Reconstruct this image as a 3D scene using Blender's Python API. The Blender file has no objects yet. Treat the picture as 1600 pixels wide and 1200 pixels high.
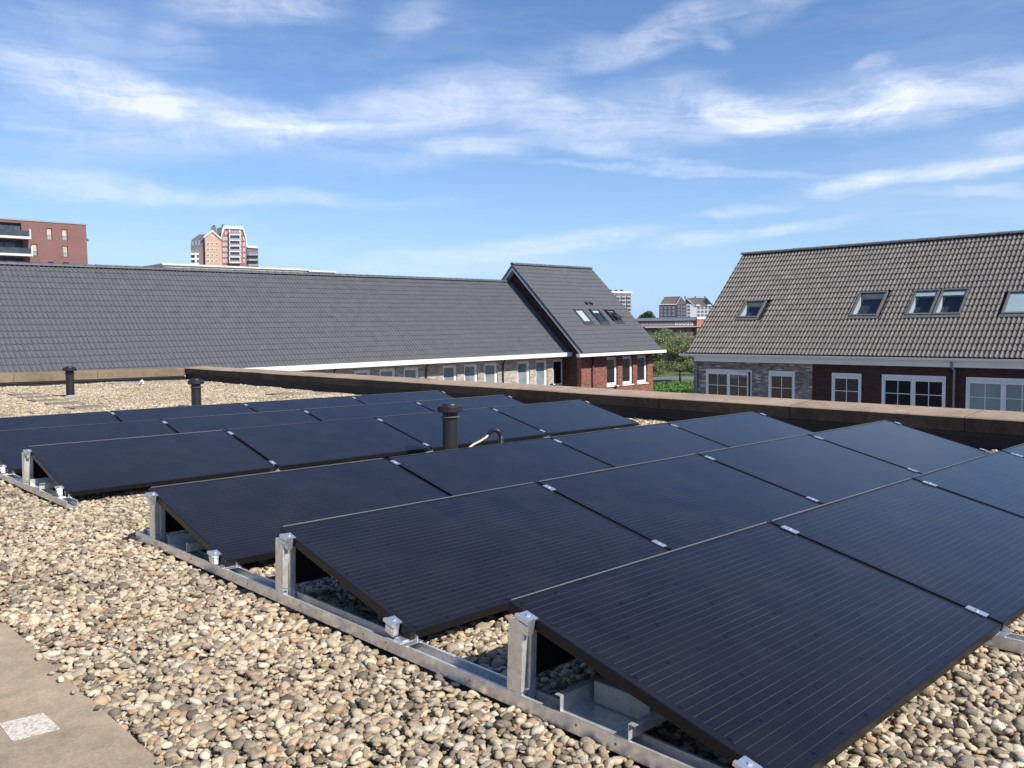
import bpy, bmesh, math, random
import numpy as np
from mathutils import Vector, Matrix

random.seed(7); rng = np.random.default_rng(7)
R_ = math.radians
SC = bpy.context.scene
COL = SC.collection

# ------------------------------------------------------------------ camera, sky, sun, exposure
CAM = Vector((-1.8676, -0.9814, 1.0963))
F_PX = 1325.98
def cam_axes(yaw, pitch, roll):
    cy, sy, cp, sp = math.cos(yaw), math.sin(yaw), math.cos(pitch), math.sin(pitch)
    fw = Vector((cp*cy, cp*sy, sp)); rt = Vector((sy, -cy, 0)); up = rt.cross(fw)
    cr, sr = math.cos(roll), math.sin(roll)
    return cr*rt + sr*up, -sr*rt + cr*up, fw
FALL = Vector((-0.01518118, -0.00350003, 0.99987863))      # the flat roof falls about 1 % to its drain
Q3 = FALL.rotation_difference(Vector((0, 0, 1))).to_matrix()
ax_r, ax_u, ax_f = [Q3 @ v for v in cam_axes(R_(45.9738), R_(-3.2187), R_(-0.3109))]
cam_data = bpy.data.cameras.new("camera"); cam = bpy.data.objects.new("camera", cam_data); COL.objects.link(cam)
cam_data.sensor_width = 36.0; cam_data.lens = F_PX/1600*36.0
cam_data.clip_start = 0.05; cam_data.clip_end = 4000
mw = Matrix((ax_r, ax_u, -ax_f)).transposed().to_4x4(); mw.translation = CAM
cam.matrix_world = mw
SC.camera = cam

SUN_EL, SUN_AZ = 42.0, 4.0            # azimuth: degrees east (+X) of south (-Y)
SUN_DIR = Vector((math.cos(R_(SUN_EL))*math.sin(R_(SUN_AZ)), -math.cos(R_(SUN_EL))*math.cos(R_(SUN_AZ)), math.sin(R_(SUN_EL))))
sun_data = bpy.data.lights.new("sun", 'SUN'); sun_data.energy = 4.6; sun_data.angle = R_(0.53); sun_data.color = (1.0, 0.96, 0.90)
sun = bpy.data.objects.new("sun", sun_data); COL.objects.link(sun)
sun.rotation_euler = (-SUN_DIR).to_track_quat('-Z', 'Y').to_euler()
sun.location = (0, 0, 60)

SC.render.engine = 'CYCLES'
SC.view_settings.view_transform = 'Standard'; SC.view_settings.look = 'None'
SC.view_settings.gamma = 1.0; SC.view_settings.use_curve_mapping = False
SC.view_settings.exposure = 0.40
SC.cycles.use_denoising = True
SC.cycles.max_bounces = 6; SC.cycles.transparent_max_bounces = 8; SC.cycles.caustics_reflective = False; SC.cycles.caustics_refractive = False

def tray(px, py):
    return Q3 @ (cam_axes(R_(45.9738), R_(-3.2187), R_(-0.3109))[2] + (px-800)/F_PX*cam_axes(R_(45.9738), R_(-3.2187), R_(-0.3109))[0] - (py-600)/F_PX*cam_axes(R_(45.9738), R_(-3.2187), R_(-0.3109))[1])
def at(px, py, dx=None, dy=None, dz=None, D=None):
    """survey: the point of a plane seen along a sight line, relative to the eye"""
    d = tray(px, py)
    if dx is not None: return d*(dx/d.x)
    if dy is not None: return d*(dy/d.y)
    if dz is not None: return d*(dz/d.z)
    return d*(D/d.dot(ax_f))

# ---- node helpers
class NT:
    def __init__(s, tree): s.t = tree; s.n = tree.nodes; s.l = tree.links
    def add(s, typ, **kw):
        nd = s.n.new(typ)
        for k, v in kw.items():
            if k.startswith('i_'):
                key = k[2:]; key = int(key) if key.isdigit() else key
                s.set(nd.inputs[key], v)
            else: setattr(nd, k, v)
        return nd
    def set(s, inp, v):
        if isinstance(v, bpy.types.NodeSocket): s.l.new(v, inp)
        else: inp.default_value = v
    def math(s, op, a, b=None, c=None, clamp=False):
        nd = s.n.new('ShaderNodeMath'); nd.operation = op; nd.use_clamp = clamp
        for i, v in enumerate((a, b, c)):
            if v is not None: s.set(nd.inputs[i], v)
        return nd.outputs[0]
    def vmath(s, op, a, b=None):
        nd = s.n.new('ShaderNodeVectorMath'); nd.operation = op
        s.set(nd.inputs[0], a)
        if b is not None: s.set(nd.inputs[1], b)
        return nd
    def mix(s, f, a, b, mode='MIX'):
        nd = s.n.new('ShaderNodeMix'); nd.data_type = 'RGBA'; nd.blend_type = mode
        s.set(nd.inputs[0], f); s.set(nd.inputs[6], a); s.set(nd.inputs[7], b)
        return nd.outputs[2]
    def noise(s, vec, scale, detail=4, rough=0.55, dist=0.0):
        nd = s.n.new('ShaderNodeTexNoise'); nd.inputs['Scale'].default_value = scale
        nd.inputs['Detail'].default_value = detail; nd.inputs['Roughness'].default_value = rough; nd.inputs['Distortion'].default_value = dist
        if vec is not None: s.l.new(vec, nd.inputs['Vector'])
        return nd.outputs[0]
    def rng(s, v, a, b, c=0.0, d=1.0, smooth=False):
        nd = s.n.new('ShaderNodeMapRange'); nd.clamp = True
        if smooth: nd.interpolation_type = 'SMOOTHSTEP'
        s.set(nd.inputs[0], v)
        for i, x in enumerate((a, b, c, d)): nd.inputs[i+1].default_value = x
        return nd.outputs[0]
    def ramp(s, f, stops, const=False):
        nd = s.n.new('ShaderNodeValToRGB'); cr = nd.color_ramp
        if const: cr.interpolation = 'CONSTANT'
        while len(cr.elements) < len(stops): cr.elements.new(0.5)
        for e, (p, c) in zip(cr.elements, stops): e.position = p; e.color = (*c, 1)
        s.l.new(f, nd.inputs[0]); return nd.outputs[0]

# ---- world: clear blue sky with cirrus in long streaks
world = bpy.data.worlds.new("World"); SC.world = world; world.use_nodes = True
nt = NT(world.node_tree); nt.n.clear()
SKY_S = 0.1
sky = nt.add('ShaderNodeTexSky', sky_type='NISHITA', sun_disc=False, sun_elevation=R_(SUN_EL), altitude=0.0)
sky.sun_rotation = math.atan2(SUN_DIR.x, SUN_DIR.y)
sky.air_density = 1.0; sky.dust_density = 0.1; sky.ozone_density = 3.0
tc = nt.add('ShaderNodeTexCoord'); gen = tc.outputs['Generated']
sep = nt.add('ShaderNodeSeparateXYZ'); nt.l.new(gen, sep.inputs[0])
AZ0 = R_(46.0)
# azimuth measured clockwise from the middle of the array of rows, so that the wrap falls behind
ca, sa = math.cos(AZ0), math.sin(AZ0)
fx = nt.math('ADD', nt.math('MULTIPLY', sep.outputs[0], ca), nt.math('MULTIPLY', sep.outputs[1], sa))
rx = nt.math('SUBTRACT', nt.math('MULTIPLY', sep.outputs[0], sa), nt.math('MULTIPLY', sep.outputs[1], ca))
az = nt.math('ARCTAN2', rx, fx)
el = nt.math('ARCSINE', nt.math('MINIMUM', nt.math('MAXIMUM', sep.outputs[2], -1.0), 1.0))
cmb = nt.add('ShaderNodeCombineXYZ'); nt.l.new(az, cmb.inputs[0]); nt.l.new(el, cmb.inputs[1])
st = nt.add('ShaderNodeMapping'); st.inputs['Scale'].default_value = (1, 1, 3.5); nt.l.new(gen, st.inputs[0])
wn = nt.add('ShaderNodeTexNoise'); wn.inputs['Scale'].default_value = 4.0; wn.inputs['Detail'].default_value = 5; wn.inputs['Roughness'].default_value = 0.6
nt.l.new(st.outputs[0], wn.inputs['Vector'])
w0 = nt.vmath('SUBTRACT', wn.outputs[1], (0.5, 0.5, 0.5)).outputs[0]
w1 = nt.vmath('MULTIPLY', w0, (0.15, 0.050, 0.0)).outputs[0]
uv = nt.vmath('ADD', cmb.outputs[0], w1).outputs[0]
def azel(px, py):
    d = tray(px, py).normalized()
    r = d.x*sa - d.y*ca; f = d.x*ca + d.y*sa
    return math.atan2(r, f), math.asin(d.z)
STREAKS = [  # x0,y0,x1,y1, half width (all as sighted), density
 (-80,75,280,162,36,.80),(180,150,540,195,34,.68),(410,192,790,150,36,.52),(640,150,960,190,50,.46),
 (640,232,870,236,20,.42),(820,195,1150,190,50,.40),(1060,125,1260,190,34,.50),(1120,182,1450,156,28,.58),
 (1300,165,1680,108,34,.66),(1150,160,1660,140,40,.25),(985,60,1140,15,32,.72),(760,105,1060,62,26,.30),(1105,48,1152,66,14,.62),
 (260,-5,540,6,26,.68),(-40,262,280,302,24,.45),(200,302,580,312,14,.36),(1280,302,1400,272,13,.75),
 (1370,274,1640,252,15,.68),(690,404,1040,358,20,.62),(1040,380,1340,348,12,.58),(1090,334,1250,318,8,.42),
 (1380,104,1445,84,9,.26),(800,262,1320,268,7,.40),(210,85,340,55,34,.24),(-40,20,220,70,50,.20),
 (1390,306,1640,294,8,.32),(560,318,720,315,11,.22),(200,205,520,212,26,.26),(600,50,720,0,26,.26),
 (1130,30,1260,-10,26,.34),(-60,170,330,215,50,.36),(300,215,760,225,40,.20),(960,160,1200,175,50,.22),(480,245,700,262,14,.2),(880,235,1060,245,16,.42),
 (520,420,900,412,22,.30),(1000,255,1150,262,8,.4),(1500,235,1640,215,14,.38)]
acc = None
for (x0, y0, x1, y1, hw, dn) in STREAKS:
    a = azel(x0, y0); b = azel(x1, y1); wv = hw/F_PX
    mp = nt.add('ShaderNodeMapping', vector_type='TEXTURE')
    mp.inputs['Location'].default_value = ((a[0]+b[0])/2, (a[1]+b[1])/2, 0)
    mp.inputs['Rotation'].default_value = (0, 0, math.atan2(b[1]-a[1], b[0]-a[0]))
    mp.inputs['Scale'].default_value = (math.hypot(b[0]-a[0], b[1]-a[1])*0.62, wv*1.2, 1)
    nt.l.new(uv, mp.inputs[0])
    ln = nt.vmath('LENGTH', mp.outputs[0]).outputs['Value']
    v = nt.rng(ln, 1.12, 0.25, 0, dn, smooth=True)
    acc = v if acc is None else nt.math('ADD', acc, v)
fib = nt.add('ShaderNodeMapping'); fib.inputs['Scale'].default_value = (2.2, 16, 1); fib.inputs['Rotation'].default_value = (0, 0, R_(-5))
nt.l.new(uv, fib.inputs[0])
fn = nt.noise(fib.outputs[0], 2.6, 8, 0.66, 0.5)
fine = nt.noise(uv, 11.0, 9, 0.66, 0.6)
mod = nt.math('ADD', nt.math('MULTIPLY', fn, 0.9), nt.math('MULTIPLY', fine, 0.9))
mod = nt.rng(mod, 0.66, 1.13, 0.20, 1.26)
gen_c = nt.rng(nt.math('ADD', nt.math('MULTIPLY', nt.noise(st.outputs[0], 2.0, 6, 0.6, 0.6), 0.7), nt.math('MULTIPLY', fn, 0.3)), 0.47, 0.75, 0.0, 0.22)
dens = nt.math('ADD', nt.math('MULTIPLY', nt.math('MULTIPLY', acc, mod), 0.86), gen_c)
dens = nt.math('MINIMUM', dens, 0.93)
hor = nt.rng(sep.outputs[2], 0.0, 0.05, 0.0, 1.0)
dens = nt.math('MULTIPLY', dens, hor)
hs = nt.add('ShaderNodeHueSaturation'); hs.inputs['Saturation'].default_value = 1.12; hs.inputs['Value'].default_value = 1.0
nt.l.new(sky.outputs[0], hs.inputs['Color'])
skyc = nt.mix(1.0, hs.outputs[0], (SKY_S*.98, SKY_S*.955, SKY_S*1.08, 1), 'MULTIPLY')
lowair = nt.math('MULTIPLY', nt.math('POWER', 2.718, nt.math('MULTIPLY', nt.math('MAXIMUM', sep.outputs[2], 0.0), -7.5)), 0.88)
skyc = nt.mix(lowair, skyc, (0.27, 0.485, 0.79, 1))
full = nt.mix(dens, skyc, (0.70, 0.755, 0.875, 1))
bg = nt.add('ShaderNodeBackground'); bg.inputs['Strength'].default_value = 1.0
nt.l.new(full, bg.inputs['Color'])
out = nt.add('ShaderNodeOutputWorld'); nt.l.new(bg.outputs[0], out.inputs[0])

# ------------------------------------------------------------------ materials
def new_mat(name):
    m = bpy.data.materials.new(name); m.use_nodes = True
    t = NT(m.node_tree); b = t.n['Principled BSDF']
    return m, t, b
def coords(t, kind='Object'):
    return t.add('ShaderNodeTexCoord').outputs[kind]
def bump(t, b, h, strength, dist):
    bp = t.add('ShaderNodeBump'); bp.inputs['Strength'].default_value = strength; bp.inputs['Distance'].default_value = dist
    t.l.new(h, bp.inputs['Height']); t.l.new(bp.outputs[0], b.inputs['Normal'])
def plain(name, c, rough=0.5, metal=0.0, var=0.15, scale=6.0, spec=0.5, bmp=0.0, bscale=40.0, bdist=0.004, pieces=0.0):
    m, t, b = new_mat(name)
    o = coords(t)
    n1 = t.noise(o, scale, 5, 0.6)
    f = t.rng(n1, 0.3, 0.7, 1-var, 1+var)
    if pieces:
        oi = t.add('ShaderNodeObjectInfo').outputs['Random']; ge = t.add('ShaderNodeNewGeometry').outputs['Random Per Island']
        rnd = t.math('FRACT', t.math('ADD', t.math('MULTIPLY', oi, 3.7), ge))
        f = t.math('MULTIPLY', f, t.rng(rnd, 0, 1, 1-pieces, 1+pieces))
    col = t.vmath('SCALE', (c[0], c[1], c[2])); t.l.new(f, col.inputs['Scale'])
    t.l.new(col.outputs[0], b.inputs['Base Color'])
    b.inputs['Roughness'].default_value = rough; b.inputs['Metallic'].default_value = metal
    b.inputs['Specular IOR Level'].default_value = spec
    if bmp: bump(t, b, t.noise(o, bscale, 4, 0.6), bmp, bdist)
    return m
def brick_mat(name, c1, c2, mortar, u_axis, bw=0.22, bh=0.0625, light=None, scale_var=0.3):
    """u_axis 0 = wall runs along X, 1 = along Y; metric bricks"""
    m, t, b = new_mat(name)
    o = coords(t, 'Object'); s = t.add('ShaderNodeSeparateXYZ'); t.l.new(o, s.inputs[0])
    c = t.add('ShaderNodeCombineXYZ'); t.l.new(s.outputs[u_axis], c.inputs[0]); t.l.new(s.outputs[2], c.inputs[1])
    br = t.add('ShaderNodeTexBrick'); br.offset = 0.5
    br.inputs['Scale'].default_value = 1.0; br.inputs['Brick Width'].default_value = bw; br.inputs['Row Height'].default_value = bh
    br.inputs['Mortar Size'].default_value = 0.006; br.inputs['Mortar Smooth'].default_value = 0.1; br.inputs['Bias'].default_value = -0.1
    br.inputs['Color1'].default_value = (*c1, 1); br.inputs['Color2'].default_value = (*c2, 1); br.inputs['Mortar'].default_value = (*mortar, 1)
    t.l.new(c.outputs[0], br.inputs['Vector'])
    col = br.outputs[0]
    # single bricks that differ: white noise per brick cell
    row = t.math('FLOOR', t.math('DIVIDE', s.outputs[2], bh))
    sh = t.math('MULTIPLY', t.math('MODULO', row, 2.0), bw*0.5)
    ux = t.math('FLOOR', t.math('DIVIDE', t.math('ADD', s.outputs[u_axis], sh), bw))
    cc = t.add('ShaderNodeCombineXYZ'); t.l.new(ux, cc.inputs[0]); t.l.new(row, cc.inputs[1])
    wn_ = t.add('ShaderNodeTexWhiteNoise', noise_dimensions='2D'); t.l.new(cc.outputs[0], wn_.inputs['Vector'])
    val = t.rng(wn_.outputs[0], 0, 1, 1-scale_var, 1+scale_var)
    vv = t.vmath('SCALE', col); t.l.new(val, vv.inputs['Scale']); col2 = vv.outputs[0]
    if light:
        cl = t.noise(c.outputs[0], 1.7, 2, 0.5)
        th = t.math('GREATER_THAN', t.math('ADD', wn_.outputs[0], t.math('MULTIPLY', cl, 0.35)), light[1])
        nm = t.math('MULTIPLY', th, t.math('SUBTRACT', 1.0, br.outputs[1]))
        col2 = t.mix(nm, col2, (*light[0], 1))
    t.l.new(col2, b.inputs['Base Color']); b.inputs['Roughness'].default_value = 0.9
    bump(t, b, t.math('SUBTRACT', 1.0, br.outputs[1]), 0.6, 0.006)
    return m

M = {}
def pebble_mat():
    m, t, b = new_mat('pebble_stone')
    oi = t.add('ShaderNodeObjectInfo').outputs['Random']
    base = t.ramp(oi, [(0, (.15, .12, .085)), (.10, (.26, .20, .135)), (.21, (.40, .31, .20)), (.36, (.54, .43, .275)), (.50, (.66, .545, .36)),
                       (.59, (.31, .255, .185)), (.67, (.50, .32, .175)), (.75, (.62, .51, .335)), (.88, (.70, .62, .47)), (.93, (.22, .185, .14)), (1.0, (.54, .43, .275))])
    o = coords(t)
    n1 = t.noise(o, 1.6, 5, 0.65); n2 = t.noise(o, 7.0, 3, 0.6)
    pl = t.noise(t.add('ShaderNodeObjectInfo').outputs['Location'], .9, 4, .65)
    f = t.math('MULTIPLY', t.math('MULTIPLY', t.rng(n1, .3, .7, .72, 1.2), t.rng(n2, .3, .7, .84, 1.12)), t.rng(pl, .36, .64, .80, 1.10))
    v = t.vmath('SCALE', base); t.l.new(f, v.inputs['Scale']); t.l.new(v.outputs[0], b.inputs['Base Color'])
    b.inputs['Roughness'].default_value = 0.72; b.inputs['Specular IOR Level'].default_value = 0.35
    bump(t, b, n2, 0.25, 0.12)
    return m
M['pebble'] = pebble_mat()
M['deck'] = plain('roof_bed', (.20, .165, .12), .95, var=.4, scale=18, bmp=.6, bscale=60)
def concrete(name, c, speck=0.0, var=.3, lichen=None):
    m, t, b = new_mat(name); o = coords(t)
    a = t.noise(o, 1.3, 6, .65); d = t.noise(o, 14, 5, .65); e = t.noise(o, 120, 3, .6)
    f = t.math('MULTIPLY', t.rng(a, .3, .7, 1-var, 1+var), t.math('MULTIPLY', t.rng(d, .25, .75, 1-var*.7, 1+var*.6), t.rng(e, .3, .7, .85, 1.12)))
    v = t.vmath('SCALE', (c[0], c[1], c[2])); t.l.new(f, v.inputs['Scale']); col = v.outputs[0]
    blot = t.noise(o, 3.2, 5, .7, .4)
    col = t.mix(t.rng(blot, .55, .72, 0, .55), col, (c[0]*.5, c[1]*.47, c[2]*.42, 1))
    if lichen:
        ln = t.noise(o, 38, 3, .6)
        col = t.mix(t.rng(ln, .66, .72, 0, speck), col, (*lichen, 1))
    t.l.new(col, b.inputs['Base Color']); b.inputs['Roughness'].default_value = .92
    b.inputs['Specular IOR Level'].default_value = .25
    bump(t, b, t.math('ADD', d, e), .35, .004)
    return m
M['coping'] = concrete('weathered_concrete', (.36, .262, .182), .5, .3, (.5, .45, .37))
M['coping_back'] = concrete('lichened_concrete', (.215, .165, .108), .6, .3, (.22, .16, .08))
M['coping_face'] = concrete('shaded_stained_concrete', (.085, .063, .046), .6, .45, (.3, .24, .18))  # stained, and darkened to carry the shade of the upright faces
M['ledge'] = concrete('ledge_concrete', (.37, .285, .19), .3, .28, (.5, .43, .33))
M['ballast'] = concrete('ballast_concrete', (.34, .31, .27), .3, .2, (.45, .42, .38))
M['slab'] = concrete('paver_concrete', (.25, .2, .145), .3, .25, (.35, .3, .22))
M['bitumen'] = plain('bitumen', (.012, .011, .011), .7, var=.3, scale=5, bmp=.5, bscale=25, bdist=.006)
M['white_mark'] = None
def mark_mat():
    m, t, b = new_mat('worn_white_paint'); o = coords(t)
    n = t.noise(o, 75, 6, .75, .6)
    col = t.mix(t.rng(n, .50, .58), (.66, .595, .49, 1), (.36, .29, .205, 1))
    t.l.new(col, b.inputs['Base Color']); b.inputs['Roughness'].default_value = .9
    return m
M['white_mark'] = mark_mat()
def galv(name, c, rough):
    m, t, b = new_mat(name); o = coords(t)
    vo = t.add('ShaderNodeTexVoronoi'); vo.inputs['Scale'].default_value = 55; t.l.new(o, vo.inputs['Vector'])
    n = t.noise(o, 9, 5, .65)
    sv = t.add('ShaderNodeSeparateColor'); t.l.new(vo.outputs['Color'], sv.inputs[0])
    f = t.math('MULTIPLY', t.rng(sv.outputs[0], 0, 1, .88, 1.08), t.rng(n, .3, .7, .85, 1.1))
    v = t.vmath('SCALE', c); t.l.new(f, v.inputs['Scale']); t.l.new(v.outputs[0], b.inputs['Base Color'])
    b.inputs['Metallic'].default_value = .6
    t.l.new(t.rng(n, .3, .7, rough-.08, rough+.1), b.inputs['Roughness'])
    return m
M['galv'] = galv('galvanised_steel', (.84, .82, .77), .34)
M['alu'] = plain('bare_aluminium', (.80, .81, .82), .38, .85, .08, 30)
M['frame'] = plain('black_anodised_frame', (.010, .010, .011), .38, .0, .1, 10, spec=.22)
def cell_mat():
    m, t, b = new_mat('solar_cells'); o = coords(t, 'Object'); s = t.add('ShaderNodeSeparateXYZ'); t.l.new(o, s.inputs[0])
    P = .1583
    yy = t.math('DIVIDE', t.math('SUBTRACT', s.outputs[1], .0245), P/5)
    fr = t.math('ABSOLUTE', t.math('SUBTRACT', t.math('FRACT', yy), .5))
    line = t.math('LESS_THAN', fr, .0007/(P/5))
    ins = t.math('MULTIPLY', t.math('LESS_THAN', t.math('ABSOLUTE', t.math('SUBTRACT', s.outputs[0], .825)), .793),
                 t.math('LESS_THAN', t.math('ABSOLUTE', t.math('SUBTRACT', s.outputs[1], .5)), .478))
    br = t.noise(o, 3.0, 2, .6)
    wear = t.math('MULTIPLY', t.rng(br, .35, .65, .35, 1.0), t.math('MULTIPLY', line, ins))
    cx = t.math('ABSOLUTE', t.math('SUBTRACT', t.math('FRACT', t.math('DIVIDE', t.math('SUBTRACT', s.outputs[0], .0335-P/2), P)), .5))
    cy = t.math('ABSOLUTE', t.math('SUBTRACT', t.math('FRACT', t.math('DIVIDE', t.math('SUBTRACT', s.outputs[1], .0245-P/2), P)), .5))
    dia = t.math('LESS_THAN', t.math('ADD', cx, cy), .06)
    gap = t.math('LESS_THAN', t.math('MINIMUM', cx, cy), .008)
    ci = t.math('FLOOR', t.math('DIVIDE', t.math('SUBTRACT', s.outputs[0], .0335), P)); cj = t.math('FLOOR', t.math('DIVIDE', t.math('SUBTRACT', s.outputs[1], .0245), P))
    cc = t.add('ShaderNodeCombineXYZ'); t.l.new(ci, cc.inputs[0]); t.l.new(cj, cc.inputs[1]); oi = t.add('ShaderNodeObjectInfo'); t.l.new(oi.outputs['Random'], cc.inputs[2])
    wn_ = t.add('ShaderNodeTexWhiteNoise', noise_dimensions='3D'); t.l.new(cc.outputs[0], wn_.inputs['Vector'])
    cell = t.mix(wn_.outputs[0], (.0085, .0072, .0090, 1), (.0125, .0105, .0120, 1))
    col = t.mix(t.math('MULTIPLY', gap, .55), cell, (.006, .006, .008, 1))
    col = t.mix(dia, col, (.002, .002, .003, 1))
    col = t.mix(wear, col, (.085, .082, .082, 1))
    dn = t.noise(o, 2.2, 6, .65)
    col = t.mix(t.rng(dn, .45, .85, 0.0, .03), col, (.33, .29, .24, 1))
    t.l.new(col, b.inputs['Base Color'])
    t.l.new(t.rng(dn, .3, .7, .15, .21), b.inputs['Roughness'])
    b.inputs['Specular IOR Level'].default_value = .44
    return m
M['cells'] = cell_mat()
M['pipe'] = plain('black_plastic', (.016, .017, .018), .45, 0, .2, 8)
M['pipe_light'] = plain('grey_rubber', (.09, .095, .1), .6, 0, .2, 20)
M['hose'] = plain('corrugated_hose', (.012, .012, .012), .3, 0, .15, 30)
M['cable'] = plain('beige_cable', (.62, .52, .36), .5, 0, .1, 10)
M['white'] = plain('white_paint', (.80, .79, .77), .45, 0, .04, 2)
M['whitegrey'] = plain('pale_grey_paint', (.76, .76, .76), .45, 0, .05, 2)
M['lead'] = plain('lead_grey', (.30, .30, .31), .55, 0, .12, 8)
M['skyframe'] = plain('dark_skylight_frame', (.05, .05, .055), .5, 0, .1, 5)
M['brown_frame'] = plain('brown_grey_frame', (.15, .14, .13), .5, 0, .1, 6)
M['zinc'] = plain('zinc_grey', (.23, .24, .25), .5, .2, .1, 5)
M['tile_dark'] = plain('anthracite_tile', (.116, .116, .120), .42, 0, .12, 2.5, pieces=.07, bmp=.15, bscale=30)
M['tile_tan'] = plain('weathered_tile', (.172, .150, .126), .75, 0, .22, 2.5, pieces=.16, bmp=.3, bscale=40)
M['ridge_dark'] = plain('anthracite_ridge', (.085, .086, .09), .5, 0, .25, 6, pieces=.15)
M['ridge_tan'] = plain('weathered_ridge', (.13, .12, .11), .7, 0, .25, 6, pieces=.15)
M['beige_brick'] = brick_mat('beige_brick', (.46, .385, .32), (.31, .25, .20), (.40, .36, .32), 0)
M['red_brick'] = brick_mat('red_brick', (.27, .085, .05), (.17, .055, .035), (.25, .17, .13), 0)
M['red_brick_shaded'] = brick_mat('red_brick_shaded', (.085, .034, .026), (.05, .022, .018), (.05, .036, .03), 1)  # red brick darkened: the gable's shade is put into the colour
M['grey_brick'] = brick_mat('grey_brick', (.27, .245, .215), (.165, .15, .135), (.21, .195, .175), 1, light=((.55, .51, .46), 1.10), scale_var=.35)
M['brown_wall'] = brick_mat('dark_brown_brick', (.060, .027, .022), (.042, .021, .018), (.040, .022, .019), 1, scale_var=.2)
M['soffit'] = plain('soffit_board', (.5, .49, .47), .7, 0, .05, 3)
def glass_mat(name, c, rough=.04, spec=.6, var=.25):
    m, t, b = new_mat(name); o = coords(t)
    n = t.noise(o, 1.1, 2, .5)
    v = t.vmath('SCALE', c); t.l.new(t.rng(n, .3, .7, 1-var, 1+var), v.inputs['Scale']); t.l.new(v.outputs[0], b.inputs['Base Color'])
    b.inputs['Roughness'].default_value = rough; b.inputs['Specular IOR Level'].default_value = spec
    bump(t, b, t.noise(o, .9, 2, .5), .06, .05)
    return m
M['glass_dark'] = glass_mat('dark_window_glass', (.014, .017, .02))
M['glass_teal'] = glass_mat('screened_window_glass', (.22, .265, .265), .2, .5)
M['glass_blind'] = glass_mat('blind_window_glass', (.26, .32, .31), .12, .5, .1)
def clear_glass():
    m = bpy.data.materials.new('clear_glass'); m.use_nodes = True; t = NT(m.node_tree); t.n.clear()
    tr = t.add('ShaderNodeBsdfTransparent'); tr.inputs[0].default_value = (.88, .92, .92, 1)
    gl = t.add('ShaderNodeBsdfGlossy'); gl.inputs['Roughness'].default_value = .03
    ge = t.add('ShaderNodeNewGeometry'); dt = t.vmath('DOT_PRODUCT', ge.outputs['Normal'], ge.outputs['Incoming']).outputs['Value']
    fr_ = t.math('ADD', t.math('MULTIPLY', t.math('POWER', t.math('SUBTRACT', 1.0, t.math('ABSOLUTE', dt)), 5.0), .95), .05)
    mx = t.add('ShaderNodeMixShader'); t.l.new(fr_, mx.inputs[0]); t.l.new(tr.outputs[0], mx.inputs[1]); t.l.new(gl.outputs[0], mx.inputs[2])
    o = t.add('ShaderNodeOutputMaterial'); t.l.new(mx.outputs[0], o.inputs[0]); return m
M['clear'] = clear_glass()
M['room'] = plain('dim_room', (.045, .05, .062), .9, 0, .3, 1.2)
M['lining'] = plain('white_lining', (.75, .75, .73), .6, 0, .05, 3)
M['blind'] = plain('pale_blind', (.74, .79, .78), .7, 0, .06, 5)
M['grass'] = None
def grass_mat(name, a, b_):
    m, t, b = new_mat(name); o = coords(t)
    n = t.noise(o, .35, 6, .65); n2 = t.noise(o, 6, 4, .6)
    col = t.mix(t.math('MULTIPLY', t.rng(n, .3, .7), t.rng(n2, .2, .8, .5, 1)), (*a, 1), (*b_, 1))
    t.l.new(col, b.inputs['Base Color']); b.inputs['Roughness'].default_value = .9
    return m
M['grass'] = grass_mat('lawn', (.055, .095, .025), (.13, .16, .05))
M['paving'] = plain('street_paving', (.21, .195, .175), .9, 0, .2, .3)
M['asphalt'] = plain('road_asphalt', (.16, .155, .15), .9, 0, .15, 2)
def leaf_mat(name, a, b_):
    m, t, b = new_mat(name)
    g = t.add('ShaderNodeNewGeometry').outputs['Random Per Island']
    col = t.mix(g, (*a, 1), (*b_, 1)); t.l.new(col, b.inputs['Base Color'])
    b.inputs['Roughness'].default_value = .6
    tl = t.add('ShaderNodeBsdfTranslucent'); t.l.new(col, tl.inputs[0])
    mx = t.add('ShaderNodeMixShader'); mx.inputs[0].default_value = .3
    t.l.new(b.outputs[0], mx.inputs[1]); t.l.new(tl.outputs[0], mx.inputs[2])
    t.l.new(mx.outputs[0], t.n['Material Output'].inputs[0]); return m
M['leaf'] = leaf_mat('willow_leaf', (.14, .175, .06), (.32, .335, .15))
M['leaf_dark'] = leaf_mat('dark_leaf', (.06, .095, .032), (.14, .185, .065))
M['leaf_bright'] = leaf_mat('hedge_leaf', (.08, .17, .03), (.16, .29, .055))
M['bark'] = plain('bark', (.07, .055, .042), .9, 0, .3, 5)
M['far_brick'] = plain('far_red_brick', (.21, .105, .092), .9, 0, .12, .25)
M['far_orange'] = plain('far_orange_render', (.58, .36, .22), .9, 0, .06, .1)
M['far_red'] = plain('far_red_render', (.31, .14, .12), .9, 0, .08, .1)
M['far_brown'] = plain('far_brown_brick', (.19, .16, .15), .9, 0, .1, .1)
M['far_slate'] = plain('far_slate', (.12, .135, .165), .6, 0, .15, .1)
M['far_green'] = plain('far_green_roof', (.10, .13, .13), .6, 0, .15, .1)
M['far_white'] = plain('far_white', (.66, .65, .63), .7, 0, .03, .1)
M['far_grey'] = plain('far_grey', (.30, .31, .32), .8, 0, .08, .1)
M['far_dark'] = plain('far_dark_brick', (.075, .075, .085), .8, 0, .1, .2)
M['far_beige'] = plain('far_beige', (.55, .48, .38), .8, 0, .08, .3)
M['far_glass'] = glass_mat('far_window_glass', (.05, .06, .075), .1, .5)
M['far_glass_pale'] = glass_mat('far_curtained_glass', (.55, .45, .32), .3, .4)  # pale tan pane colour

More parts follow.
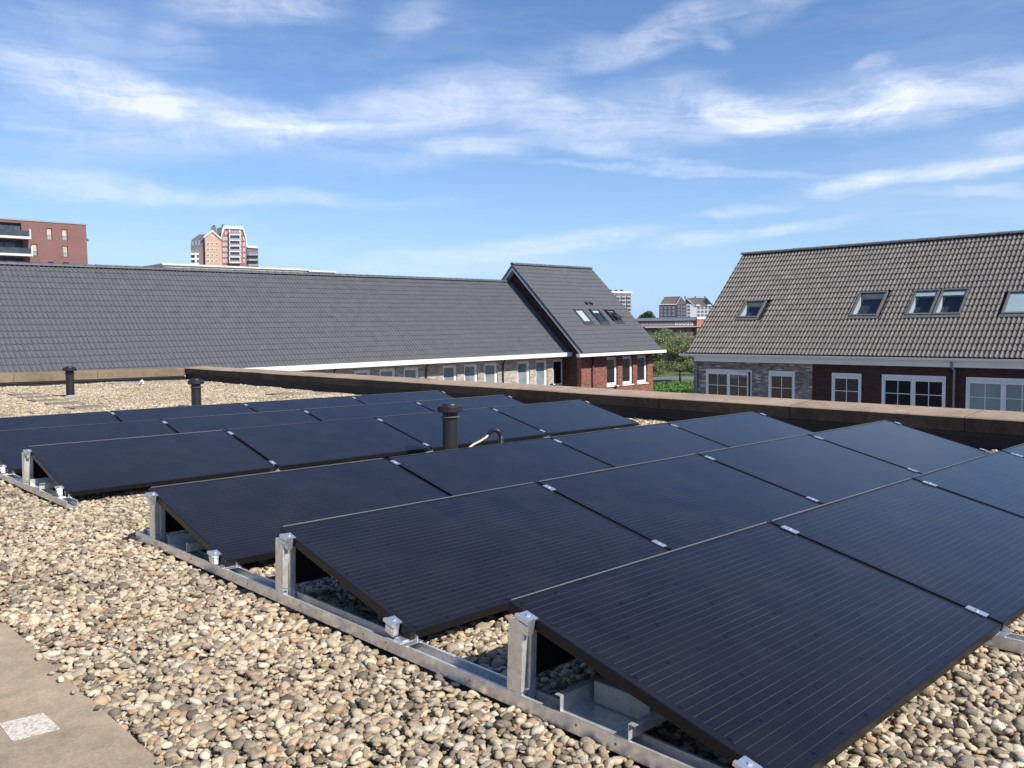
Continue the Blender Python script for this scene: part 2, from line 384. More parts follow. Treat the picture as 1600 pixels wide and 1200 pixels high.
# ------------------------------------------------------------------ mesh and object helpers
class MB:
    def __init__(s): s.v = []; s.f = []
    def quad(s, *p):
        n = len(s.v); s.v += [tuple(x) for x in p]; s.f.append(tuple(range(n, n+len(p))))
    def box(s, o, a, b, c):
        o, a, b, c = Vector(o), Vector(a), Vector(b), Vector(c)
        if a.cross(b).dot(c) < 0: a, b = b, a
        n = len(s.v)
        s.v += [tuple(x) for x in (o, o+a, o+a+b, o+b, o+c, o+a+c, o+a+b+c, o+b+c)]
        s.f += [(n+i for i in q) for q in ()]
        for q in ((0, 3, 2, 1), (4, 5, 6, 7), (0, 1, 5, 4), (1, 2, 6, 5), (2, 3, 7, 6), (3, 0, 4, 7)): s.f.append(tuple(n+i for i in q))
    def bx(s, x0, x1, y0, y1, z0, z1): s.box((x0, y0, z0), (x1-x0, 0, 0), (0, y1-y0, 0), (0, 0, z1-z0))
    def prism(s, pts, ext):
        pts = [Vector(p) for p in pts]; ext = Vector(ext)
        nrm = Vector((0, 0, 0))
        for i in range(1, len(pts)-1): nrm += (pts[i]-pts[0]).cross(pts[i+1]-pts[0])
        if nrm.dot(ext) > 0: pts = pts[::-1]
        n = len(s.v); k = len(pts)
        s.v += [tuple(p) for p in pts] + [tuple(p+ext) for p in pts]
        s.f.append(tuple(range(n, n+k))); s.f.append(tuple(range(n+2*k-1, n+k-1, -1)))
        for i in range(k):
            j = (i+1) % k; s.f.append((n+j, n+i, n+k+i, n+k+j))
    def tube(s, path, r, seg=14, cap=True):
        path = [Vector(p) for p in path]; rs = r if isinstance(r, (list, tuple)) else [r]*len(path)
        rings = []
        for i, p in enumerate(path):
            d = (path[min(i+1, len(path)-1)] - path[max(i-1, 0)]).normalized()
            a = d.orthogonal() if abs(d.z) > .99 else d.cross(Vector((0, 0, 1)))
            a.normalize(); b = d.cross(a)
            n = len(s.v); rings.append(n)
            for k in range(seg):
                t = 2*math.pi*k/seg; s.v.append(tuple(p + rs[i]*(math.cos(t)*a + math.sin(t)*b)))
        for i in range(len(rings)-1):
            for k in range(seg):
                j = (k+1) % seg; s.f.append((rings[i]+k, rings[i]+j, rings[i+1]+j, rings[i+1]+k))
        if cap:
            s.f.append(tuple(rings[0]+k for k in range(seg))[::-1]); s.f.append(tuple(rings[-1]+k for k in range(seg)))
    def lathe(s, prof, c, seg=24):
        c = Vector(c); n = len(s.v)
        for r, z in prof:
            for k in range(seg):
                t = 2*math.pi*k/seg; s.v.append((c.x+r*math.cos(t), c.y+r*math.sin(t), c.z+z))
        for i in range(len(prof)-1):
            for k in range(seg):
                j = (k+1) % seg; s.f.append((n+i*seg+k, n+i*seg+j, n+(i+1)*seg+j, n+(i+1)*seg+k))
        s.f.append(tuple(n+(len(prof)-1)*seg+k for k in range(seg)))
        s.f.append(tuple(n+k for k in range(seg))[::-1])
    def wall(s, O, u, v, nrm, w, h, th, holes=()):
        """slab with rectangular openings: O lower left corner of the outer face, nrm points outwards"""
        O, u, v, nrm = Vector(O), Vector(u), Vector(v), Vector(nrm)
        us = sorted({0, w, *[a for q in holes for a in (q[0], q[1])]}); us = [a for a in us if 0 <= a <= w]
        vs = sorted({0, h, *[a for q in holes for a in (q[2], q[3])]}); vs = [a for a in vs if 0 <= a <= h]
        def solid(i, j):
            if i < 0 or j < 0 or i >= len(us)-1 or j >= len(vs)-1: return False
            cu, cv = (us[i]+us[i+1])/2, (vs[j]+vs[j+1])/2
            return not any(q[0] < cu < q[1] and q[2] < cv < q[3] for q in holes)
        P = lambda a, b, d: O + u*a + v*b - nrm*d
        flip = u.cross(v).dot(nrm) < 0
        def q4(*p): s.quad(*(p[::-1] if flip else p))
        for i in range(len(us)-1):
            for j in range(len(vs)-1):
                if not solid(i, j): continue
                a0, a1, b0, b1 = us[i], us[i+1], vs[j], vs[j+1]
                q4(P(a0, b0, 0), P(a1, b0, 0), P(a1, b1, 0), P(a0, b1, 0))
                q4(P(a0, b1, th), P(a1, b1, th), P(a1, b0, th), P(a0, b0, th))
                if not solid(i-1, j): q4(P(a0, b0, th), P(a0, b0, 0), P(a0, b1, 0), P(a0, b1, th))
                if not solid(i+1, j): q4(P(a1, b0, 0), P(a1, b0, th), P(a1, b1, th), P(a1, b1, 0))
                if not solid(i, j-1): q4(P(a0, b0, th), P(a1, b0, th), P(a1, b0, 0), P(a0, b0, 0))
                if not solid(i, j+1): q4(P(a0, b1, 0), P(a1, b1, 0), P(a1, b1, th), P(a0, b1, th))
    def mesh(s, name, mat, off=(0, 0, 0), smooth=False):
        off = Vector(off)
        me = bpy.data.meshes.new(name)
        me.from_pydata([(x-off.x, y-off.y, z-off.z) for x, y, z in s.v], [], s.f)
        if smooth: me.polygons.foreach_set('use_smooth', [True]*len(me.polygons))
        if mat: me.materials.append(mat)
        me.update(); return me
    def build(s, name, mat, parent=None, smooth=False, kind=None, label=None):
        off = wloc(parent) if parent else Vector((0, 0, 0))
        o = bpy.data.objects.new(name, s.mesh(name, mat, off, smooth)); COL.objects.link(o)
        if parent: o.parent = parent
        if kind: o['kind'] = kind
        if label: o['label'] = label
        return o
def wloc(o):
    v = Vector((0, 0, 0))
    while o: v = v + o.location; o = o.parent
    return v
def tag(o, label, cat, group=None, kind=None):
    o['label'] = label; o['category'] = cat
    if group: o['group'] = group
    if kind: o['kind'] = kind
    return o
def thing(name, label, cat, loc=(0, 0, 0), group=None):
    o = bpy.data.objects.new(name, None); COL.objects.link(o); o.location = loc; o.empty_display_size = .1
    return tag(o, label, cat, group)
def B(name, mat, parent, *boxes, **kw):
    m = MB()
    for b in boxes: m.bx(*b)
    return m.build(name, mat, parent, **kw)
def inst(name, mesh, parent, mat_world):
    o = bpy.data.objects.new(name, mesh); COL.objects.link(o); o.parent = parent
    o.matrix_local = Matrix.Translation(-wloc(parent)) @ mat_world
    return o
def copy_tree(o, parent=None):
    c = o.copy(); COL.objects.link(c); c.parent = parent
    for ch in [x for x in o.children]: copy_tree(ch, c)
    return c
ON_ROOF = []          # things that stand on the sloping flat roof, turned with it at the end

X, Y, Z = Vector((1, 0, 0)), Vector((0, 1, 0)), Vector((0, 0, 1))
GZ = CAM.z - 6.8

# ------------------------------------------------------------------ setting: ground, road, own roof
g = MB(); g.quad((-2500, -2500, GZ), (2500, -2500, GZ), (2500, 2500, GZ), (-2500, 2500, GZ)); g.build('ground', M['paving'], kind='structure')
la, lb, lc, ld = [CAM + at(px, py, dz=-6.8) for px, py in ((960, 640), (1125, 640), (1125, 530), (960, 530))]
g = MB(); g.quad(*(Vector((p.x, p.y, GZ+.006)) for p in (la, lb, lc, ld))); g.build('lawn', M['grass'], kind='structure')
d0 = CAM + at(1058, 591, dz=-6.8); dirr = Vector((0.60, -0.80, 0)).normalized(); nr = Vector((dirr.y, -dirr.x, 0))
g = MB(); a = d0 - dirr*120; b = d0 + dirr*120
g.quad(*(Vector((p.x, p.y, GZ+.012)) for p in (a+nr*2.6, b+nr*2.6, b-nr*3.2, a-nr*3.2)))
g.build('road', M['asphalt'], kind='structure')

deck = MB(); deck.prism([(-3.2, -6, -.125), (8.0, -6, -.125), (8.8, 23.3, -.125), (-3.2, 22.7, -.125)], (0, 0, -.35))
roof_deck = deck.build('flat_roof', M['deck'], kind='structure'); ON_ROOF.append(roof_deck)
hw = MB(); hw.prism([(-3.1, -5.9, -.476), (7.9, -5.9, -.476), (8.4, 23.2, -.476), (-3.1, 22.6, -.476)], (0, 0, -5.1)); hw.build('outer_wall', M['grey_brick'], roof_deck)
ledge = MB(); ledge.bx(-2.6, -.972, -4.5, 22.5, -.128, -.086)
ledge_o = ledge.build('concrete_path', M['ledge'], kind='structure'); ON_ROOF.append(ledge_o)
mk = MB(); mk.prism([(-1.238, 1.795, -.0855), (-1.112, 1.782, -.0855), (-1.116, 1.936, -.0855), (-1.236, 1.950, -.0855)], (0, 0, .002))
mk.build('paint_mark', M['white_mark'], ledge_o)

# ------------------------------------------------------------------ parapets with coping stones
def parapet(name, label, A, Bp, width, z_in, z_out, z_face, mat_top, mat_face, joints, up_mat, base_z=-.126):
    """A->Bp: inner top edge; coping slopes from z_in (inside) to z_out (outside)"""
    A, Bp = Vector((*A, 0)), Vector((*Bp, 0)); d = (Bp-A); L = d.length; d.normalize()
    n = Vector((-d.y, d.x, 0))          # outwards = left of A->B
    t = thing('parapet_wall', label, 'wall', A + Z*base_z)
    up = MB(); up.box(A + n*.035 + Z*base_z, d*L, n*(width-.08), Z*(z_face-base_z+.004)); up.build('upstand', up_mat, t)
    fl = MB(); fl.box(A + n*.012 + Z*(z_face-.05), d*L, n*.022, Z*.045); fl.build('flashing_strip', M['bitumen'], t)
    js = [0]+joints+[L]
    for k, (s0, s1) in enumerate(zip(js[:-1], js[1:])):
        if s1-s0 < .05: continue
        g0 = .004; p = A + d*(s0+g0); e = d*(s1-s0-2*g0); w = random.uniform(-.004, .004)
        pts = [p + Z*z_face, p + Z*(z_in+w-.012), p + n*.012 + Z*(z_in+w), p + n*(width-.012) + Z*(z_out+w), p + n*width + Z*(z_out+w-.012), p + n*width + Z*z_face]
        m = MB(); m.prism(pts, e); o = m.build('coping_stone', mat_top, t)
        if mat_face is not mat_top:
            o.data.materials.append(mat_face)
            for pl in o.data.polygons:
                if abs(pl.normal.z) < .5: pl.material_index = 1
    ON_ROOF.append(t); return t
# right parapet: inner edge from the far corner to the near right
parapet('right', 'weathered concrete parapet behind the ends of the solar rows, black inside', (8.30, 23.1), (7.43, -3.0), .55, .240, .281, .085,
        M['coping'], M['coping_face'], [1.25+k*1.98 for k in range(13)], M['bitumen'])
parapet('back', 'far parapet of pale lichened concrete under the long grey roof', (-3.1, 22.56), (8.29, 23.02), .4, .235, .262, .02,
        M['coping_back'], M['coping_back'], [1.0+k*2.0 for k in range(5)], M['bitumen'])

# ------------------------------------------------------------------ solar rows
PL, PW, TILT, FH = 1.65, 1.0015, R_(13.916), .036
ROWY = [0.0, 1.5092, 2.964, 5.563, 7.0279, 8.5425]; ROWX = [0.0, .0151, -.0162, .0206, .0009, -.0014]
UP = Vector((0, math.cos(TILT), math.sin(TILT))); NP = Vector((0, -math.sin(TILT), math.cos(TILT)))
def solar_panel():
    t = thing('solar_panel', 'x', 'solar panel', (0, 0, 0), 'black solar panels in six tilted rows')
    fw = .011
    m = MB()
    def bar(x0, x1, y0, y1):
        # bar with a small chamfer on its upper outer edges
        m.bx(x0, x1, y0, y1, -FH, 0)
    bar(0, fw, 0, PW); bar(PL-fw, PL, 0, PW); bar(fw, PL-fw, 0, fw); bar(fw, PL-fw, PW-fw, PW)
    fr = m.build('frame', M['frame'], t)
    bv = fr.modifiers.new('bevel', 'BEVEL'); bv.width = .0025; bv.segments = 2; bv.limit_method = 'ANGLE'
    g_ = MB(); g_.bx(fw-.002, PL-fw+.002, fw-.002, PW-fw+.002, -.007, -.0016); g_.build('cell_sheet', M['cells'], t)
    b_ = MB(); b_.bx(fw, PL-fw, fw, PW-fw, -.012, -.0075); b_.build('back_sheet', M['bitumen'], t)
    return t
rows_w = ['the nearest row', 'the second row', 'the third row', 'the fourth row', 'the fifth row', 'the farthest row']
cols_w = ['left end panel', 'second panel from the left', 'third panel from the left', 'right end panel']
proto = solar_panel(); first = True
for r in range(6):
    for j in range(4):
        p = proto if first else copy_tree(proto); first = False
        wob = random.uniform(-.002, .002)
        p.location = (ROWX[r] + j*1.67, ROWY[r], wob); p.rotation_euler = (TILT + random.uniform(-.002, .002), random.uniform(-.0012, .0012), 0)
        look = 'black' if j < 2 else 'sky reflecting black'
        p['label'] = '%s solar panel, %s of %s' % (look, cols_w[j], rows_w[r])
        ON_ROOF.append(p)

# mounting frames: a channel rail across three rows, with posts, feet and clamps
RT, RB = -.040, -.088
def clamp_end(m, c):          # silver end clamp hooked over the frame edge (outer side = -x)
    m.box(c + UP*-.026 + NP*-.050 + X*-.030, X*.024, UP*.052, NP*.0495)
    m.box(c + UP*-.026 + NP*.0012 + X*-.030, X*.036, UP*.052, NP*.004)
    m.box(c + UP*-.030 + NP*-.006 + X*-.044, X*.0135, UP*.06, NP*.0112)
    m.box(c + UP*-.020 + NP*-.030 + X*-.036, X*.0055, UP*.040, NP*.012)
def clamp_bolt(m, c, x): m.tube([c + X*x + NP*.004, c + X*x + NP*.011], .0065, 6)
def mounting(j, ys, y0, y1, label):
    xc = j*1.67 - .010; x0 = xc - .016 if j == 0 else xc - .035; x0 = -.025 if j == 0 else x0
    if j == 4: x0 = xc - .03
    x1 = x0 + .072
    t = thing('mounting_frame', label, 'mounting frame', (x0, y0, RB), 'steel mounting frames under the solar panels')
    m = MB(); th = .0025
    m.bx(x0, x0+th, y0, y1, RB, RT); m.bx(x1-th, x1, y0, y1, RB, RT); m.bx(x0+th, x1-th, y0, y1, RB, RB+th)
    m.bx(x0+th, x0+.010, y0, y1, RT-th, RT); m.bx(x1-.010, x1-th, y0, y1, RT-th, RT)
    m.build('base_rail', M['galv'], t)
    mo = MB()
    for k in range(int((y1-y0)/.37)):
        yy = y0 + .1 + k*.37 + .11*(k % 3); mo.tube([(x0-.0012, yy, (RT+RB)/2+.006*(k % 2)), (x0+.001, yy, (RT+RB)/2+.006*(k % 2))], .0045, 8)
    mo.build('bolt_holes', M['zinc'], t, kind='stuff')
    for (ry, rx) in ys:
        top = Vector((rx + j*1.67, ry, 0)) + UP*PW
        py = top.y - .045; zt = top.z - FH - .008
        # post: folded channel, groove on the south side
        px0, px1, h = x0+.004, x1-.004, zt
        prof = [(px0, py+.035), (px0, py-.030), (px0+.004, py-.034), (px0+.024, py-.034), (px0+.030, py-.026), (px0+.036, py-.034), (px1-.003, py-.034), (px1, py-.030), (px1, py+.035), (px1-.014, py+.035), (px1-.014, py-.012), (px0+.012, py-.012), (px0+.012, py+.035)]
        pm = MB(); pm.prism([(a, b, RB+.003) for a, b in prof], (0, -.012, h-RB))
        po = pm.build('post', M['galv'], t)
        for (hx, hz) in ((.012, h-.025), (.045, h-.03)):
            hb = MB(); hb.tube([(px0+hx, py-.0475, hz), (px0+hx, py-.0445, hz)], .005, 8); hb.build('bolt', M['zinc'], po)
        hb = MB(); hb.tube([(px0-.012, py-.06, RT+.03), (px0+.02, py-.055, RT+.022)], .003, 6); hb.build('bolt', M['zinc'], po)
        tb = MB(); tb.box((px0+.006, py-.042, h-.002), X*.05, Y*.06, Z*.006); tb.box((px0+.012, py-.03, h), X*.036, Y*.035, Z*.012); tb.build('cap_plate', M['alu'], po)
        # front foot
        ft = MB(); low = Vector((rx + j*1.67, ry, 0))
        ft.box((x0-.010, ry+.012, RT), X*(.09), Y*.055, Z*.004); ft.box((x0+.012, ry+.020, RT), X*.048, Y*.05, Z*(-FH-RT+.004))
        ft.box((x0+.055, ry-.012, RT), X*.004, Y*.05, Z*.024); ft.box((x0-.006, ry-.018, RT), X*.085, Y*.03, Z*.0025)
        ft.build('front_foot', M['alu'], t)
        for s in (.095, PW-.105):
            c = low + UP*s
            cm = MB()
            if j == 0: clamp_end(cm, c); clamp_bolt(cm, c, -.014)
            elif j == 4:
                q = c + X*-.02; cm.box(q + UP*-.03 + NP*.001 + X*-.010, X*.036, UP*.06, NP*.005); cm.box(q + UP*-.03 + NP*-.04 + X*.002, X*.022, UP*.06, NP*.04); clamp_bolt(cm, q, .012)
            else:
                q = c + X*-.010; cm.box(q + UP*-.038 + NP*.0010 + X*-.019, X*.038, UP*.076, NP*.0045); clamp_bolt(cm, q, 0)
                cm.box(q + UP*-.03 + NP*-.036 + X*-.006, X*.012, UP*.06, NP*.036)
            cm.build('clamp', M['alu'], t)
        if j < 4:
            # rear wind plate between this frame and the next
            wp = MB(); a = Vector((x1, top.y-.004, RT+.004)); wp.box(a, X*(1.67-.072), Y*.0015, Vector((0, 0, top.z-FH-.004-RT))); w_o = wp.build('wind_plate', M['bitumen'], t)
            lp = MB(); lp.box(Vector((rx+j*1.67+.06, ry, 0)) + X*-.045 + UP*(PW+.0006) + NP*-.030, X*(PL-.03), UP*.0016, NP*.0318); lp.build('glint_strip', M['zinc'], w_o)  # thin strip added to draw the bright glint along the panel's top edge
    ON_ROOF.append(t); return t
ord_w = ['left ends', 'first joints', 'second joints', 'third joints', 'right ends']
for j in range(5):
    mounting(j, [(ROWY[k], ROWX[k]) for k in range(3)], -.55, 4.13, 'galvanised channel rail with posts under the %s of the three nearest rows' % ord_w[j])
    mounting(j, [(ROWY[k], ROWX[k]) for k in range(3, 6)], 5.41, 9.75, 'galvanised channel rail with posts under the %s of the three farthest rows' % ord_w[j])

# ballast trays hooked over the rails and the blocks they carry
def tray_at(y0, y1, x0, label):
    t = thing('ballast_tray', label, 'metal tray', (x0, y0, RT), 'ballast trays under the solar panels')
    m = MB(); z = RT+.0012; hgt = .046; x1 = x0+.95
    m.bx(x0-.003, x1, y0, y1, z, z+.002)
    m.build('tray_floor', M['galv'], t)
    for ya, s in ((y0, 1), (y1, -1)):
        f = MB(); f.bx(x0-.003, x1, ya-.001, ya+.001, z+.0022, z+hgt); f.bx(x0-.003, x1, ya-.001 if s < 0 else ya-.022, ya+.022 if s < 0 else ya+.001, z+hgt+.0002, z+hgt+.0022)
        f.build('side_flange', M['galv'], t)
    ON_ROOF.append(t); return z+.002
def block_at(x0, x1, y0, y1, z, h, label):
    m = MB(); m.bx(x0, x1, y0, y1, z+.001, z+h); o = m.build('ballast_block', M['ballast'])
    bv = o.modifiers.new('bevel', 'BEVEL'); bv.width = .006; bv.segments = 2
    tag(o, label, 'concrete block', 'concrete ballast blocks'); ON_ROOF.append(o)
z = tray_at(.465, .725, -.02, 'galvanised ballast tray under the nearest solar row'); block_at(.09, .40, .475, .690, z, .072, 'grey concrete ballast block under the nearest solar panel')
z = tray_at(3.42, 3.66, -.02, 'galvanised ballast tray under the left end of the third solar row'); block_at(.18, .48, 3.44, 3.64, z, .07, 'grey concrete ballast block in the tray under the third row')
z = tray_at(6.06, 6.30, -.02, 'galvanised ballast tray under the left end of the fourth solar row'); block_at(.18, .48, 6.08, 6.28, z, .07, 'grey concrete ballast block in the tray under the fourth row')

# ------------------------------------------------------------------ vent pipes, cable, slabs on the roof
def vent(x, y, h, r, label, base_z=-.12, collar=False):
    t = thing('vent_pipe', label, 'vent pipe', (x, y, base_z), 'black vent pipes on the gravel roof')
    k = r/.08; zc = base_z+h
    m = MB(); m.tube([(x, y, base_z), (x, y, zc-.13*k)], r, 28); m.build('pipe', M['pipe'], t, smooth=False)
    m = MB(); m.lathe([(r*1.18, -.145*k), (r*1.3, -.140*k), (r*1.3, -.132*k), (r*1.02, -.128*k)], (x, y, zc), 28); m.build('collar_ring', M['pipe_light'] if collar else M['pipe'], t)
    for i in range(18):
        a = 2*math.pi*i/18
        if i == 0:
            s = MB(); s.box((x+r*.86, y-.006*k, zc-.128*k), (r*.12, 0, 0), (0, .012*k, 0), (0, 0, .05*k)); fin = s.build('fin', M['pipe_light'] if collar else M['pipe'], t); fm = fin.data
        else:
            f = bpy.data.objects.new('fin', fm); COL.objects.link(f); f.parent = t
        f = fin if i == 0 else f
        f.rotation_euler = (0, 0, a)
    m = MB(); m.lathe([(r*.8, -.135*k), (r*.8, -.07*k)], (x, y, zc), 20); m.build('inner_tube', M['bitumen'], t)
    m = MB(); m.lathe([(r*1.55, -.085*k), (r*1.66, -.080*k), (r*1.66, -.030*k), (r*1.5, -.016*k), (r*1.12, -.012*k), (r*1.08, 0), (r*.98, .006*k), (r*.5, .008*k)], (x, y, zc), 32)
    c = m.build('cap', M['pipe'], t, smooth=True)
    c.modifiers.new('edges', 'EDGE_SPLIT').split_angle = R_(40)
    for q in t.children:
        if q.name.startswith('pipe'):
            q.data.polygons.foreach_set('use_smooth', [True]*len(q.data.polygons)); q.modifiers.new('edges', 'EDGE_SPLIT').split_angle = R_(40)
    m = MB(); m.lathe([(r*1.9, 0), (r*1.9, .03), (r*1.2, .05), (r*1.05, .07)], (x, y, base_z), 24); m.build('base_flange', M['lead'], t)
    ON_ROOF.append(t)
vent(3.203, 5.10, .592, .0715, 'black capped vent pipe standing between the solar rows beside the gooseneck hose', collar=True)
vent(4.275, 13.1, .52, .080, 'black vent pipe with a pale ring behind the farthest solar row', collar=True)
vent(3.66, 17.7, .645, .078, 'tall black vent pipe beside the paving slabs near the far parapet')

t = thing('cable_gooseneck', 'black corrugated hose bent over with a beige cable coming out of it', 'cable duct', (3.95, 5.2, -.1))
path = []
for k in range(15):
    a = math.pi*(.06 + .76*k/14); path.append(Vector((3.855 + .098*math.cos(a), 5.2 - .0*k, .060 + .105*math.sin(a))))
path = [Vector((3.953, 5.2, -.10)), Vector((3.953, 5.2, -.02))] + path
m = MB(); pts2, rad = [], []
for a, b in zip(path[:-1], path[1:]):
    n = max(2, int((b-a).length/.006))
    for k in range(n): pts2.append(a.lerp(b, k/n)); rad.append(.026 if len(rad) % 2 else .022)
m.tube(pts2, rad, 12); m.build('hose', M['hose'], t)
e = pts2[-1]
cp = [e + Vector((.012, 0, .01)), e + Vector((-.03, .0, -.022)), e + Vector((-.10, .01, -.055)), e + Vector((-.19, .02, -.085)), e + Vector((-.27, .03, -.135)), e + Vector((-.33, .05, -.20))]
m = MB(); m.tube(cp, .0105, 10); m.build('cable', M['cable'], t, smooth=True); ON_ROOF.append(t)

for k, (sx, sy, rot) in enumerate(((3.2, 19.1, 2), (3.1, 18.05, -3), (3.0, 16.9, 3), (2.98, 15.75, -2), (2.97, 14.6, 4))):
    m = MB(); m.bx(-.27, .27, -.27, .27, -.05, .012); o = m.build('paving_slab', M['slab']); o.location = (sx, sy, -.083); o.rotation_euler = (random.uniform(-.02, .02), random.uniform(-.02, .02), R_(rot))
    ww = ['fifth and farthest', 'fourth', 'third', 'second', 'first and nearest'][k]
    tag(o, 'grey concrete stepping slab in the gravel, %s beyond the solar rows' % ww, 'paving slab', 'stepping slabs in the gravel'); ON_ROOF.append(o)
m = MB(); m.bx(-.32, .32, -.2, .2, -.04, .012); o = m.build('paving_slab', M['slab']); o.location = (6.98, 15.0, -.078); o.rotation_euler = (0, .01, R_(4))
tag(o, 'small brown slab lying alone beside the right parapet', 'paving slab'); ON_ROOF.append(o)
m = MB(); m.bx(-.8, 1.0, -.28, .28, -.04, .004); o = m.build('bare_strip', M['ballast']); o.location = (6.75, 22.25, -.078); o.rotation_euler = (0, 0, R_(2))
tag(o, 'grey bare slab strip at the foot of the far parapet corner', 'paving slab'); ON_ROOF.append(o)
t = thing('roof_fitting', 'small white fitting on a dark foot near the far parapet', 'roof fitting', (6.35, 21.0, -.1))
m = MB(); m.lathe([(.10, 0), (.09, .03), (.03, .04)], (6.35, 21.0, -.1), 16); m.build('foot', M['slab'], t)
m = MB(); m.tube([(6.35, 21, -.06), (6.35, 21, .0), (6.32, 20.97, .04)], [.022, .022, .018], 10); m.tube([(6.35, 21, -.01), (6.28, 20.96, .01)], [.016, .028], 8); m.build('outlet', M['white'], t); ON_ROOF.append(t)

# ------------------------------------------------------------------ gravel: 300 nearest pebbles as parts, the rest as one scattered bed
variants = []
vcol = bpy.data.collections.new('pebble_shapes')
for k in range(18):
    bm = bmesh.new(); bmesh.ops.create_icosphere(bm, subdivisions=2, radius=1.0)
    ex, ey, ez = 1.0, random.uniform(.58, .92), random.uniform(.36, .62)
    dirs = [Vector(rng.normal(size=3)).normalized() for _ in range(8)]; amp = [random.uniform(-.34, .16) for _ in range(8)]
    cuts = [(Vector(rng.normal(size=3)).normalized(), random.uniform(.52, .82)) for _ in range(random.choice((2, 4, 5, 6)))]
    for v in bm.verts:
        p = v.co.normalized(); s = 1.0
        for d, a in zip(dirs, amp): s += a*max(0, p.dot(d))**3
        pw = .86
        p = Vector([math.copysign(abs(q)**pw, q) for q in p])
        for d, hc in cuts:
            q_ = p.dot(d)
            if q_ > hc: p = p - d*(q_-hc)*.82
        v.co = Vector((p.x*ex*s, p.y*ey*s, p.z*ez*s))
    me = bpy.data.meshes.new('pebble'); bm.to_mesh(me); bm.free(); me.polygons.foreach_set('use_smooth', [True]*len(me.polygons)); me.materials.append(M['pebble'])
    variants.append(me); o = bpy.data.objects.new('pebble_shape_%02d' % k, me); vcol.objects.link(o)
def layer(sp, x0, x1, y0, y1, z, dz, jit=.48):
    nx, ny = int((x1-x0)/sp), int((y1-y0)/(sp*.87))
    gx, gy = np.meshgrid(np.arange(nx), np.arange(ny))
    px = x0 + (gx + .5*(gy % 2))*sp + rng.uniform(-jit, jit, gx.shape)*sp; py = y0 + gy*sp*.87 + rng.uniform(-jit, jit, gx.shape)*sp
    pz = np.full(px.shape, z) + rng.uniform(-dz, dz, px.shape)
    pz += .007*np.sin(px*2.1+1.3)*np.sin(py*1.7+.4) + .006*np.sin(px*5.3)*np.sin(py*4.1+2)
    return np.stack([px.ravel(), py.ravel(), pz.ravel()], 1)
N_ = []
N_.append((layer(.0250, -1.0, 4.2, -2.6, 6.2, -.111, .006), .0175)); N_.append((layer(.0285, -1.0, 4.2, -2.6, 6.2, -.098, .009), .0185))
N_.append((layer(.031, 4.2, 8.1, -2.6, 6.2, -.108, .006), .0205)); N_.append((layer(.038, 4.2, 8.1, -2.6, 6.2, -.098, .007), .021))
N_.append((layer(.034, -1.0, 8.35, 6.2, 23.0, -.108, .006), .0225)); N_.append((layer(.042, -1.0, 8.35, 6.2, 23.0, -.098, .008), .023))
pts, scl = [], []
for P_, s_ in N_:
    pts.append(P_); scl.append(s_*np.exp(rng.normal(0, .30, len(P_))))
pts = np.concatenate(pts); scl = np.clip(np.concatenate(scl), .009, .038)
# stones strewn over the edge of the path
ex_ = rng.uniform(-1.03, -.955, 420); ey_ = rng.uniform(-.5, 14, 420); pr = rng.random(420) < ((ex_+1.04)/.085)**2
exs = np.stack([ex_, ey_, np.full(420, -.075)], 1)[pr]
pts = np.concatenate([pts, exs]); scl = np.concatenate([scl, rng.uniform(.013, .022, len(exs))])
xr = 8.0 + (pts[:, 1]+3)*.0
keep = (pts[:, 0] > -.966 - (pts[:, 2] > -.08)*.2)
keep &= pts[:, 0] < 7.43 + (pts[:, 1]+3)*(.87/26.1) + .03
keep &= pts[:, 1] < 22.56 + (pts[:, 0]+3.1)*(.44/10.76) - .005
for j in range(5):      # the rails lie in the gravel
    rx0 = (-.025 if j == 0 else j*1.67-.045) ; inr = (pts[:, 0] > rx0-.012) & (pts[:, 0] < rx0+.086)
    keep &= ~(inr & (((pts[:, 1] > -.56) & (pts[:, 1] < 4.14)) | ((pts[:, 1] > 5.40) & (pts[:, 1] < 9.76))) & (pts[:, 2] > -.116))
for sx, sy, hx, hy in ((3.2, 19.1, .26, .26), (3.1, 18.05, .26, .26), (3.0, 16.9, .26, .26), (2.98, 15.75, .26, .26), (2.97, 14.6, .26, .26), (6.98, 15.0, .31, .19), (6.85, 22.25, .9, .27)):
    keep &= ~((abs(pts[:, 0]-sx) < hx) & (abs(pts[:, 1]-sy) < hy) & (rng.random(len(pts)) < .93))
pts, scl = pts[keep], scl[keep]
camr = np.array(CAM); rel = pts-camr; R3 = np.array([list(Q3.transposed() @ ax_r), list(Q3.transposed() @ ax_u), list(Q3.transposed() @ ax_f)])
cc_ = rel @ R3.T; infr = (cc_[:, 2] > .3) & (abs(cc_[:, 0]/cc_[:, 2]) < .60) & (cc_[:, 1]/cc_[:, 2] > -.445) & (pts[:, 2] > -.104)
infr &= ~((pts[:, 0] > .0) & (pts[:, 1] > -.0) & (pts[:, 1] < .97))
size_px = np.where(infr, scl/np.maximum(cc_[:, 2], .3), 0)
order = np.argsort(-size_px)[:300]
n = len(pts)
eul = np.stack([rng.normal(0, .28, n), rng.normal(0, .28, n), rng.uniform(0, 6.283, n)], 1)
vid = rng.integers(0, 18, n)
mask = np.ones(n, bool); mask[order] = False
from mathutils import Euler
for i in order:
    o = bpy.data.objects.new('pebble', variants[vid[i]]); COL.objects.link(o); o.parent = roof_deck
    o.location = pts[i]; o.rotation_euler = eul[i]; o.scale = (scl[i],)*3
me = bpy.data.meshes.new('gravel'); gp, gs, ge, gv = pts[mask], scl[mask], eul[mask], vid[mask]
me.vertices.add(len(gp)); me.vertices.foreach_set('co', gp.astype(np.float32).ravel())
